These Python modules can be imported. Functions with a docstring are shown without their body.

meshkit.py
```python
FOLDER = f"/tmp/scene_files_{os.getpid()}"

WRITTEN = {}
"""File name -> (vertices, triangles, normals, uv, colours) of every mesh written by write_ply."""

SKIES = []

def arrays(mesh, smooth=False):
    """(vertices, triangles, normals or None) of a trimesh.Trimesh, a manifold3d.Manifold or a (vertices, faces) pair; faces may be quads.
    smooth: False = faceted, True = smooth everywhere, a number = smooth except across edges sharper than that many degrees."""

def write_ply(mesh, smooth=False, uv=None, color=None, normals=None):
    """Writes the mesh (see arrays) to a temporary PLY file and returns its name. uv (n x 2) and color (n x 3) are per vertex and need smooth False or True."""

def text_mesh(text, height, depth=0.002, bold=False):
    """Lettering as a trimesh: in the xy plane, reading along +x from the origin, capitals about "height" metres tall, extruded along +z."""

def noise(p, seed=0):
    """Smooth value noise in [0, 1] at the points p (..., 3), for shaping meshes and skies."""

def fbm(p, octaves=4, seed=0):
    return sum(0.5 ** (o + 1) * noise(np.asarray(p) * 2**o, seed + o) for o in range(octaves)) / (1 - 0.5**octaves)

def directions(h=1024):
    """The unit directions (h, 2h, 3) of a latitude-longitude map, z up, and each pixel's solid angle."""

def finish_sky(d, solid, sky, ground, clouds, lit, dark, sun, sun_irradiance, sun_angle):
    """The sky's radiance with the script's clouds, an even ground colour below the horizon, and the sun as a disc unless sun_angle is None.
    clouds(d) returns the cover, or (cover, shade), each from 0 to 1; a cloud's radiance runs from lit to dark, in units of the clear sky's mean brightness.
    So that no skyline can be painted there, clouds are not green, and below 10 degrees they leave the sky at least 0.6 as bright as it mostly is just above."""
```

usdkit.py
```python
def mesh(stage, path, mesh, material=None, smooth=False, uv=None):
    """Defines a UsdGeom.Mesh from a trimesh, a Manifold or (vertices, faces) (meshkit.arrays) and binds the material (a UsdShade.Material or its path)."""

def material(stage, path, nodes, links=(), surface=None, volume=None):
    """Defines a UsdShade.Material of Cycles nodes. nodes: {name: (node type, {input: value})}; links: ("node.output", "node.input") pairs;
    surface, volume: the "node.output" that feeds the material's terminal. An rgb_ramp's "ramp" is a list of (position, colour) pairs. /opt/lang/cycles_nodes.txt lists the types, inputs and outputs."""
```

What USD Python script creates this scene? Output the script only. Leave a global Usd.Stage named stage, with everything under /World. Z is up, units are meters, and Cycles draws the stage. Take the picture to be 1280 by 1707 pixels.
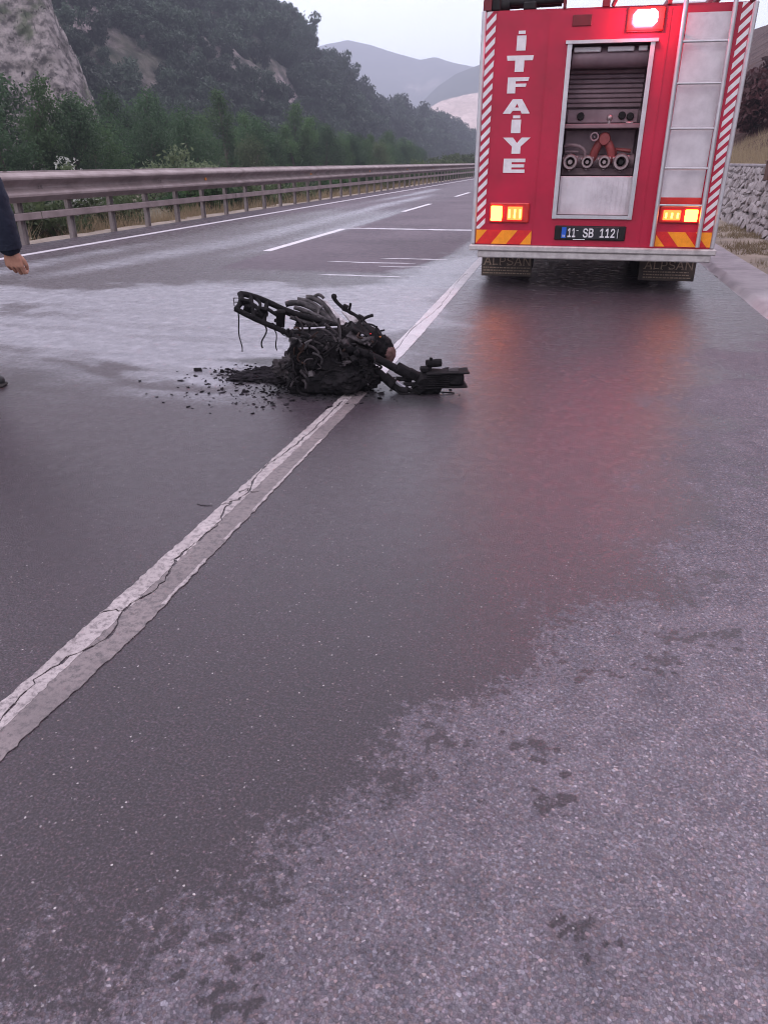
import math, random
import numpy as np
import trimesh, usdkit, meshkit
from meshkit import fbm, noise
from shapely.geometry import Polygon, LineString, box as sbox
from shapely.ops import unary_union
from shapely import affinity, prepare, contains_xy
import shapely
from pxr import Usd, UsdGeom, UsdLux, UsdShade, Gf, Sdf, Vt

stage = Usd.Stage.CreateInMemory()
UsdGeom.SetStageUpAxis(stage, 'Z'); UsdGeom.SetStageMetersPerUnit(stage, 1.0)
UsdGeom.Xform.Define(stage, '/World')
stage.SetDefaultPrim(stage.GetPrimAtPath('/World'))
UsdGeom.Scope.Define(stage, '/World/Looks')
PI = math.pi

# ---------------------------------------------------------------- camera, sky, sun, exposure
EXPOSURE = 0.35
SKY = 0.1
SUN_EL, SUN_AZ = math.radians(32), math.radians(205)     # azimuth clockwise from +Y
YAW, PITCH, HEIGHT = math.radians(12.1), math.atan(585 / 1221.0), 1.25
cam = UsdGeom.Camera.Define(stage, '/World/camera')
cam.CreateHorizontalApertureAttr(36.0); cam.CreateVerticalApertureAttr(48.0)
cam.CreateFocalLengthAttr(36.0 * 1221 / 1280)
cam.CreateClippingRangeAttr(Gf.Vec2f(0.05, 20000))
cam.CreateExposureAttr(EXPOSURE)
_x = UsdGeom.Xformable(cam)
_x.AddTranslateOp().Set(Gf.Vec3d(0, 0, HEIGHT))
_x.AddRotateZOp().Set(math.degrees(YAW))
_x.AddRotateXOp().Set(90 - math.degrees(PITCH))

sun_dir = np.array([math.sin(SUN_AZ) * math.cos(SUN_EL), math.cos(SUN_AZ) * math.cos(SUN_EL), math.sin(SUN_EL)])
sky_mat = usdkit.material(stage, '/World/Looks/sky_overcast', {
    'tc': ('texture_coordinate', {}),
    'sep': ('separate_xyz', {}),
    'sky': ('sky_texture', {'sky_type': 'single_scattering', 'sun_disc': False, 'sun_elevation': SUN_EL, 'sun_rotation': SUN_AZ}),
    'map': ('mapping', {'scale': (1.0, 1.0, 2.6)}),
    'n': ('noise_texture', {'scale': 2.2, 'detail': 5, 'roughness': 0.5}),
    'grad': ('rgb_ramp', {'ramp': [(0.0, (1.15, 1.26, 1.40)), (0.15, (1.22, 1.30, 1.45)), (0.35, (1.32, 1.27, 1.40)), (0.6, (1.62, 1.50, 1.70)), (1.0, (1.95, 1.76, 2.06))]}),
    'tone': ('rgb_ramp', {'ramp': [(0.3, (0.9, 0.9, 0.93)), (0.62, (1.06, 1.05, 1.06))]}),
    'mul': ('mix', {'mix_type': 'multiply', 'fac': 1.0}),
    'amp': ('mix', {'mix_type': 'multiply', 'fac': 1.0, 'color2': (8.7, 8.7, 8.7)}),
    'mix': ('mix', {'mix_type': 'mix', 'fac': 0.93}),
    'bg': ('background_shader', {'strength': SKY}),
}, [('tc.generated', 'sep.vector'), ('tc.generated', 'map.vector'), ('map.vector', 'n.vector'), ('sep.z', 'grad.fac'), ('n.fac', 'tone.fac'),
    ('grad.color', 'mul.color1'), ('tone.color', 'mul.color2'), ('mul.color', 'amp.color1'), ('sky.color', 'mix.color1'), ('amp.color', 'mix.color2'),
    ('mix.color', 'bg.color')], surface='bg.background')
dome = UsdLux.DomeLight.Define(stage, '/World/sky')
UsdShade.MaterialBindingAPI.Apply(dome.GetPrim()).Bind(sky_mat)
dome.GetPrim().SetCustomDataByKey('kind', 'structure')

sun = UsdLux.DistantLight.Define(stage, '/World/sun')
sun.CreateNormalizeAttr(True); sun.CreateIntensityAttr(0.14); sun.CreateAngleAttr(25.0)
sun.CreateColorAttr(Gf.Vec3f(1.0, 0.94, 0.88))
_s = UsdGeom.Xformable(sun)
_s.AddRotateZOp().Set(180 - math.degrees(SUN_AZ))
_s.AddRotateXOp().Set(90 - math.degrees(SUN_EL))

# ---------------------------------------------------------------- helpers
used = {}
def numbered(parent, name):
    k = (parent, name); n = used.get(k, 0); used[k] = n + 1
    return f'{parent}/{name}' if n == 0 else f'{parent}/{name}_{n:03d}'
def data(prim, label=None, cat=None, group=None, kind=None):
    for k, v in (('label', label), ('category', cat), ('group', group), ('kind', kind)):
        if v: prim.SetCustomDataByKey(k, v)
    return prim
class Thing:
    def __init__(s, name, label=None, cat=None, origin=(0, 0, 0), rz=0.0, group=None, kind=None):
        s.path = numbered('/World', name); s.o = np.array(origin, float); s.rz = rz
        x = UsdGeom.Xform.Define(stage, s.path); x.AddTranslateOp().Set(Gf.Vec3d(*map(float, origin)))
        if rz: x.AddRotateZOp().Set(math.degrees(rz))
        s.prim = data(x.GetPrim(), label, cat, group, kind)
    def part(s, name, mesh, m, label=None, smooth=False, parent=None, local=False, kind=None):
        v, f = vf(mesh)
        if not local: v = v - s.o
        p = numbered(parent or s.path, name)
        data(usdkit.mesh(stage, p, trimesh.Trimesh(v, f, process=False), m, smooth).GetPrim(), label, kind=kind)
        return p
def vf(mesh):
    if isinstance(mesh, (list,)) and not isinstance(mesh[0], np.ndarray): mesh = cat(mesh)
    if hasattr(mesh, 'to_mesh'):
        q = mesh.to_mesh(); return np.asarray(q.vert_properties[:, :3], float), np.asarray(q.tri_verts)
    if isinstance(mesh, tuple): return np.asarray(mesh[0], float), np.asarray(mesh[1])
    return np.asarray(mesh.vertices, float), np.asarray(mesh.faces)
def top(name, mesh, m, label=None, cat=None, group=None, kind=None, smooth=False, attr=None):
    p = numbered('/World', name)
    g = usdkit.mesh(stage, p, trimesh.Trimesh(*vf(mesh), process=False), m, smooth)
    for k, v in (attr or {}).items():
        UsdGeom.PrimvarsAPI(g).CreatePrimvar(k, Sdf.ValueTypeNames.Color3fArray, 'vertex').Set(Vt.Vec3fArray.FromNumpy(np.asarray(v, np.float32)))
    data(g.GetPrim(), label, cat, group, kind)
    return p
def child(parent, name, mesh, m, label=None, smooth=False, kind=None):
    p = numbered(parent, name); data(usdkit.mesh(stage, p, trimesh.Trimesh(*vf(mesh), process=False), m, smooth).GetPrim(), label, kind=kind); return p
def copy_of(src, name, loc, rz=0, scale=1.0, label=None, cat=None, group=None, tilt=None):
    p = numbered('/World', name)
    x = UsdGeom.Xform.Define(stage, p); x.AddTranslateOp().Set(Gf.Vec3d(*map(float, loc))); x.AddRotateZOp().Set(math.degrees(rz))
    x.AddScaleOp().Set(Gf.Vec3f(*(scale if hasattr(scale, '__len__') else (scale,) * 3)))
    x.GetPrim().GetReferences().AddInternalReference(src); x.GetPrim().SetInstanceable(True)
    data(x.GetPrim(), label, cat, group)
    return p
def cat(ms):
    vs, fs, n = [], [], 0
    for m in ms:
        v, f = vf(m); vs.append(v); fs.append(np.asarray(f) + n); n += len(v)
    return trimesh.Trimesh(np.vstack(vs), np.vstack(fs), process=False)
def quads(f): f = np.asarray(f); return np.vstack([f[:, [0, 1, 2]], f[:, [0, 2, 3]]])
def bx(x0, x1, y0, y1, z0, z1, c=0.0):
    if c <= 0:
        m = trimesh.creation.box([x1 - x0, y1 - y0, z1 - z0]); m.apply_translation([(x0 + x1) / 2, (y0 + y1) / 2, (z0 + z1) / 2]); return m
    c = min(c, .45 * min(x1 - x0, y1 - y0, z1 - z0))
    P = []
    for X, sx in ((x0, 1), (x1, -1)):
        for Y, sy in ((y0, 1), (y1, -1)):
            for Z, sz in ((z0, 1), (z1, -1)):
                P += [(X + sx * c, Y + sy * c, Z), (X + sx * c, Y, Z + sz * c), (X, Y + sy * c, Z + sz * c)]
    return trimesh.convex.convex_hull(np.array(P))
def tube(pts, r, n=8, cap=True):
    p = np.asarray(pts, float); k = len(p); r = np.broadcast_to(np.asarray(r, float), (k,))
    t = np.gradient(p, axis=0); t /= np.linalg.norm(t, axis=1, keepdims=True) + 1e-12
    a0 = np.cross(t[0], [0, 0, 1.0] if abs(t[0][2]) < .9 else [1.0, 0, 0]); a0 /= np.linalg.norm(a0)
    V = []; a = a0; ang = np.arange(n) * 2 * PI / n
    for i in range(k):
        a = a - t[i] * (a @ t[i]); a /= np.linalg.norm(a) + 1e-12; b = np.cross(t[i], a)
        V.append(p[i] + r[i] * (np.cos(ang)[:, None] * a + np.sin(ang)[:, None] * b))
    V = np.vstack(V); F = []
    for i in range(k - 1):
        for j in range(n):
            q = (i * n + j, i * n + (j + 1) % n, (i + 1) * n + (j + 1) % n, (i + 1) * n + j); F += [(q[0], q[1], q[2]), (q[0], q[2], q[3])]
    if cap:
        V = np.vstack([V, p[:1], p[-1:]]); c0, c1 = k * n, k * n + 1
        for j in range(n): F += [(c0, (j + 1) % n, j), (c1, (k - 1) * n + j, (k - 1) * n + (j + 1) % n)]
    return trimesh.Trimesh(V, np.array(F), process=False)
def spline(pts, k=6):
    from scipy.interpolate import CubicSpline
    p = np.asarray(pts, float)
    if len(p) < 3: return p
    s = np.r_[0, np.cumsum(np.linalg.norm(np.diff(p, axis=0), axis=1) + 1e-9)]
    return CubicSpline(s, p)(np.linspace(0, s[-1], (len(p) - 1) * k + 1))
def plate(poly, y, d):            # shapely polygon in (x, z), standing in the plane Y = y, going d towards -Y
    out = []
    for g in getattr(poly, 'geoms', [poly]):
        if g.is_empty or g.area < 1e-7: continue
        e = trimesh.creation.extrude_polygon(g, d, engine='earcut'); v = e.vertices
        out.append(trimesh.Trimesh(np.c_[v[:, 0], y - v[:, 2], v[:, 1]], e.faces, process=False))
    m = cat(out); m.fix_normals(); return m
def flat(poly, z, d):             # shapely polygon in (x, y) lying on the ground
    out = []
    for g in getattr(poly, 'geoms', [poly]):
        if g.is_empty or g.area < 1e-7: continue
        e = trimesh.creation.extrude_polygon(g, d, engine='earcut'); e.apply_translation([0, 0, z]); out.append(e)
    return cat(out)
def lathe(profile, axis, center, n=20):   # profile (r, h) along axis
    prof = np.asarray(profile, float)
    m = trimesh.creation.revolve(prof, sections=n)
    z = np.array([0, 0, 1.0]); ax = np.asarray(axis, float); ax /= np.linalg.norm(ax)
    m.apply_transform(trimesh.geometry.align_vectors(z, ax)); m.apply_translation(center); return m
def ball(c, r, sub=1, seed=None, rough=0.0):
    m = trimesh.creation.icosphere(sub); v = m.vertices
    if seed is not None: v = v * (1 + rough * (fbm(v * 1.7 + seed * 3.1, 3, seed)[:, None] - .5) * 2)
    return trimesh.Trimesh(v * np.broadcast_to(r, (3,)) + np.asarray(c), m.faces, process=False)
def sstep(x, a, b): t = np.clip((x - a) / (b - a), 0, 1); return t * t * (3 - 2 * t)

# ---------------------------------------------------------------- materials
def mat(name, c1, c2=None, scale=8.0, rough=0.6, rough2=None, metallic=0.0, bump=0.0, bscale=None, coat=0.0, coatr=0.1, detail=4, obj=True, lo=.35, hi=.65, spec=0.35, emit=None, estr=0.0, isl=0.0):
    c2 = c2 or tuple(x * .8 for x in c1)
    N = {'g': ('geometry', {}), 'n': ('noise_texture', {'scale': scale, 'detail': detail, 'roughness': .6}),
         'r': ('rgb_ramp', {'ramp': [(lo, c1), (hi, c2)]}),
         'p': ('principled_bsdf', {'metallic': metallic, 'roughness': rough, 'coat_weight': coat, 'coat_roughness': coatr, 'specular_ior_level': spec})}
    L = [('g.position', 'n.vector'), ('n.fac', 'r.fac')]
    col = 'r.color'
    if isl:
        N['iv'] = ('map_range', {'from_min': 0.0, 'from_max': 1.0, 'to_min': 1 - isl, 'to_max': 1 + isl}); N['ih'] = ('hsv', {})
        L += [('g.random_per_island', 'iv.value'), ('iv.result', 'ih.value'), (col, 'ih.color')]; col = 'ih.color'
    L.append((col, 'p.base_color'))
    if rough2 is not None:
        N['rr'] = ('map_range', {'from_min': .3, 'from_max': .7, 'to_min': rough, 'to_max': rough2}); L += [('n.fac', 'rr.value'), ('rr.result', 'p.roughness')]
    if bump:
        N['bn'] = ('noise_texture', {'scale': bscale or scale * 4, 'detail': 4, 'roughness': .6}); N['b'] = ('bump', {'strength': bump, 'distance': .02})
        L += [('g.position', 'bn.vector'), ('bn.fac', 'b.height'), ('b.normal', 'p.normal')]
    if emit: N['p'][1].update({'emission_color': emit, 'emission_strength': estr})
    return usdkit.material(stage, '/World/Looks/' + name, N, L, surface='p.BSDF')
def leafmat(name, cols, trans=0.4, rough=.6, vary=.3):
    return usdkit.material(stage, '/World/Looks/' + name, {
        'g': ('geometry', {}), 'r': ('rgb_ramp', {'ramp': [(i / (len(cols) - 1), c) for i, c in enumerate(cols)]}),
        'o': ('object_info', {}), 'mr': ('map_range', {'from_min': 0., 'from_max': 1., 'to_min': 1 - vary, 'to_max': 1 + vary}), 'h': ('hsv', {}),
        'p': ('principled_bsdf', {'roughness': rough, 'specular_ior_level': .3}), 't': ('translucent_bsdf', {}), 'm': ('mix_closure', {'fac': trans})},
        [('g.random_per_island', 'r.fac'), ('o.random', 'mr.value'), ('mr.result', 'h.value'), ('r.color', 'h.color'), ('h.color', 'p.base_color'), ('h.color', 't.color'),
         ('p.BSDF', 'm.closure1'), ('t.BSDF', 'm.closure2')], surface='m.closure')
def emit(name, c, s):
    return usdkit.material(stage, '/World/Looks/' + name, {'e': ('emission', {'color': c, 'strength': s})}, [], surface='e.emission')

M = {}
M['red'] = mat('red_paint', (.42, .011, .045), (.30, .013, .036), 1.6, .42, .55, coat=.18, coatr=.12, bump=.02, bscale=6, spec=.25)
M['red_dark'] = mat('dark_red_paint', (.16, .012, .02), (.11, .01, .016), 6, .5)
M['white'] = mat('white_film', (.68, .66, .68), (.58, .56, .58), 14, .5)
M['alu'] = mat('aluminium', (.52, .51, .53), (.44, .43, .45), 9, .42, .55, metallic=.75)
M['alu_panel'] = mat('ribbed_aluminium', (.60, .57, .60), (.48, .455, .485), 5, .5, .62, metallic=.5, bump=.08, bscale=60)
M['bumper'] = mat('bumper_steel', (.52, .49, .48), (.38, .35, .35), 12, .5, .65, metallic=.35, bump=.06)
M['orange'] = mat('orange_film', (.85, .30, .015), (.72, .25, .012), 20, .4)
M['chev_red'] = mat('chevron_red_film', (.62, .02, .02), (.5, .015, .018), 20, .4)
M['black'] = mat('black_plastic', (.010, .009, .010), (.018, .016, .017), 12, .6, spec=.2)
M['rubber'] = mat('rubber', (.022, .02, .02), (.045, .04, .038), 10, .8, bump=.1)
M['tread'] = mat('dusty_rubber', (.05, .043, .038), (.09, .075, .062), 7, .9, bump=.15)
M['flap'] = mat('mud_flap', (.045, .036, .033), (.085, .062, .05), 9, .7, bump=.1)
M['flap_print'] = mat('flap_lettering', (.36, .27, .2), (.22, .16, .12), 30, .7)
M['plate_black'] = mat('plate_black', (.012, .012, .016), (.018, .018, .022), 20, .35)
M['plate_blue'] = mat('plate_blue', (.02, .10, .5), (.018, .09, .44), 20, .4)
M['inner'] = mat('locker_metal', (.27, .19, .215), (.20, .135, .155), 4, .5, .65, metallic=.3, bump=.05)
M['inner_dark'] = mat('locker_dark_metal', (.22, .15, .165), (.16, .105, .12), 5, .6)  # darker locker metal for the shelf, manifold and small pipework
M['brass'] = mat('dull_coupling_alloy', (.33, .26, .265), (.22, .17, .175), 16, .4, metallic=.6)
M['valve_red'] = mat('valve_red', (.24, .05, .05), (.16, .035, .035), 12, .5)
M['glass'] = mat('dark_glass', (.02, .022, .025), (.03, .03, .034), 3, .08)
M['lens_off'] = mat('red_lens', (.5, .015, .012), (.4, .012, .01), 20, .25, coat=.6)
M['tail_amber'] = emit('amber_lamp', (1.0, .22, .025), 15.0)
M['tail_red'] = emit('red_lamp', (1.0, .09, .02), 5.0)
M['tail_hot'] = emit('brake_bulb', (1.0, .40, .06), 7.0)
M['beacon'] = emit('beacon_lamp', (1.0, .11, .19), 120.0)
M['steel'] = mat('galvanised_steel', (.29, .235, .23), (.20, .158, .155), 2.2, .5, .65, metallic=.1, bump=.03, bscale=8)
M['post'] = mat('weathered_steel', (.20, .17, .165), (.28, .245, .24), 5, .6, .75, metallic=.25, bump=.05)
M['char'] = mat('charred_metal', (.0045, .0042, .005), (.016, .014, .0155), 22, .6, .9, bump=.6, bscale=90, spec=.12)
M['char2'] = mat('burnt_grey_metal', (.012, .0105, .012), (.07, .06, .064), 26, .5, .8, metallic=.2, bump=.4, bscale=70, spec=.15)
M['char3'] = mat('scorched_grey_metal', (.018, .016, .0175), (.125, .11, .116), 24, .5, .75, metallic=.2, bump=.4, bscale=70, lo=.4, hi=.75)
M['rustdark'] = mat('burnt_rust', (.018, .011, .010), (.05, .028, .022), 26, .85, bump=.4, spec=.15)
M['ash'] = mat('ash_white', (.62, .58, .61), (.24, .21, .22), 22, .8, bump=.4, bscale=60)
M['rust'] = mat('rust', (.075, .035, .03), (.17, .095, .095), 16, .8, bump=.3)
M['edge_metal'] = mat('bare_metal', (.42, .41, .45), (.25, .24, .27), 15, .35, metallic=.7)
M['sooty'] = mat('soot_pile', (.006, .0055, .0065), (.025, .022, .026), 14, .95, bump=.5, spec=.08)
M['orange_bit'] = mat('orange_plastic', (.55, .2, .05), (.3, .1, .03), 30, .5)
M['jacket'] = mat('navy_cloth', (.005, .008, .020), (.010, .014, .030), 12, .8, bump=.25, bscale=45)
M['trousers'] = mat('dark_trousers', (.014, .015, .02), (.022, .023, .03), 14, .8, bump=.2)
M['shoe'] = mat('black_shoe', (.012, .012, .014), (.02, .02, .022), 14, .45)
M['skin'] = mat('skin', (.40, .21, .15), (.31, .15, .105), 22, .5, bump=.12, bscale=120)
M['hair'] = mat('hair', (.02, .015, .012), (.03, .022, .018), 30, .6)
M['concrete'] = mat('gutter_concrete', (.33, .30, .315), (.22, .20, .215), 3.0, .85, bump=.25, bscale=40)
M['verge'] = mat('verge_soil', (.30, .25, .20), (.18, .15, .12), 1.6, .95, bump=.5, bscale=9)
M['pale_grit'] = mat('pale_grit', (.42, .36, .30), (.30, .25, .21), 2.2, .95, bump=.4, bscale=25)
M['ground'] = mat('valley_ground', (.12, .115, .075), (.2, .17, .12), .12, .95, bump=.3, bscale=1.)
M['mortar'] = mat('wall_mortar', (.33, .30, .30), (.25, .225, .225), 8, .9, bump=.4)
M['stone'] = mat('wall_stone', (.50, .455, .46), (.36, .32, .325), 6, .85, bump=.5, bscale=24, isl=.3)
M['brown_box'] = mat('brown_paint', (.11, .055, .042), (.085, .042, .034), 9, .6)
M['bark'] = mat('bark', (.09, .075, .06), (.05, .042, .035), 12, .9, bump=.6)
M['straw'] = leafmat('straw_grass', [(.24, .19, .12), (.36, .295, .20), (.17, .145, .09), (.30, .255, .19)], .3)
M['leaf_a'] = leafmat('foliage_mid', [(.058, .11, .042), (.115, .21, .08), (.08, .155, .058), (.155, .25, .10)])
M['leaf_b'] = leafmat('foliage_dark', [(.038, .075, .034), (.075, .138, .058), (.056, .108, .046), (.10, .165, .072)])
M['leaf_c'] = leafmat('foliage_olive', [(.065, .088, .042), (.115, .15, .07), (.085, .115, .05), (.14, .175, .09)])
M['leaf_pale'] = leafmat('foliage_pale', [(.10, .13, .07), (.16, .19, .11), (.075, .11, .05), (.22, .25, .16)])
M['blossom'] = leafmat('pale_blossom', [(.42, .44, .40), (.30, .34, .25), (.16, .2, .1), (.5, .5, .47)])
M['scrub'] = leafmat('hill_scrub', [(.026, .042, .028), (.046, .070, .046), (.034, .054, .036), (.066, .086, .058)], .2, .6, .55)
M['flare_red'] = leafmat('reddish_scrub', [(.05, .019, .021), (.08, .032, .03), (.032, .016, .017), (.055, .036, .026)], .2)  # wine red of the lens flare painted into the leaf colours
M['far_wall'] = mat('far_plaster', (.75, .73, .72), (.65, .63, .62), .5, .9)
M['far_roof'] = mat('far_tiles', (.3, .12, .08), (.25, .1, .07), .5, .9)

def terrain_mat(name, veg1, veg2, rock1, rock2, scale, cover, soft=.12, rs=.06):
    return usdkit.material(stage, '/World/Looks/' + name, {
        'g': ('geometry', {}), 'n': ('noise_texture', {'scale': scale, 'detail': 8, 'roughness': .62}),
        'f': ('noise_texture', {'scale': scale * 9, 'detail': 6, 'roughness': .65}),
        'k': ('noise_texture', {'scale': rs, 'detail': 9, 'roughness': .68, 'type': 'ridged_multifractal'}),
        'vr': ('rgb_ramp', {'ramp': [(.35, veg1), (.65, veg2)]}), 'rr': ('rgb_ramp', {'ramp': [(.4, rock1), (.6, rock2)]}),
        'mk': ('map_range', {'range_type': 'smoothstep', 'from_min': cover - soft, 'from_max': cover + soft}), 'mix': ('mix', {}),
        'b': ('bump', {'strength': 1., 'distance': 2.0}), 'p': ('principled_bsdf', {'roughness': .95, 'specular_ior_level': .15})},
        [('g.position', 'n.vector'), ('g.position', 'f.vector'), ('g.position', 'k.vector'), ('f.fac', 'vr.fac'), ('f.fac', 'rr.fac'), ('n.fac', 'mk.value'), ('mk.result', 'mix.fac'),
         ('vr.color', 'mix.color1'), ('rr.color', 'mix.color2'), ('mix.color', 'p.base_color'), ('k.fac', 'b.height'), ('b.normal', 'p.normal')], surface='p.BSDF')
M['hill'] = terrain_mat('hill_terrain', (.022, .028, .018), (.05, .052, .034), (.06, .05, .052), (.28, .23, .23), .035, .49, .12, .2)
M['cliff'] = terrain_mat('cliff_rock', (.045, .055, .035), (.08, .09, .06), (.065, .058, .058), (.23, .205, .20), .16, .37, .05, .5)
M['farmt'] = terrain_mat('far_forest', (.025, .035, .024), (.05, .06, .042), (.12, .11, .09), (.18, .16, .14), .01, .66, .1, .02)
M['quarry'] = terrain_mat('quarry_earth', (.3, .24, .21), (.42, .34, .3), (.42, .34, .31), (.56, .46, .42), .02, .5, .2, .03)
M['bank'] = terrain_mat('right_bank', (.06, .027, .026), (.035, .018, .018), (.09, .05, .042), (.055, .033, .028), .3, .5, .15, .2)  # bank colours carry the same painted red of the flare

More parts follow.
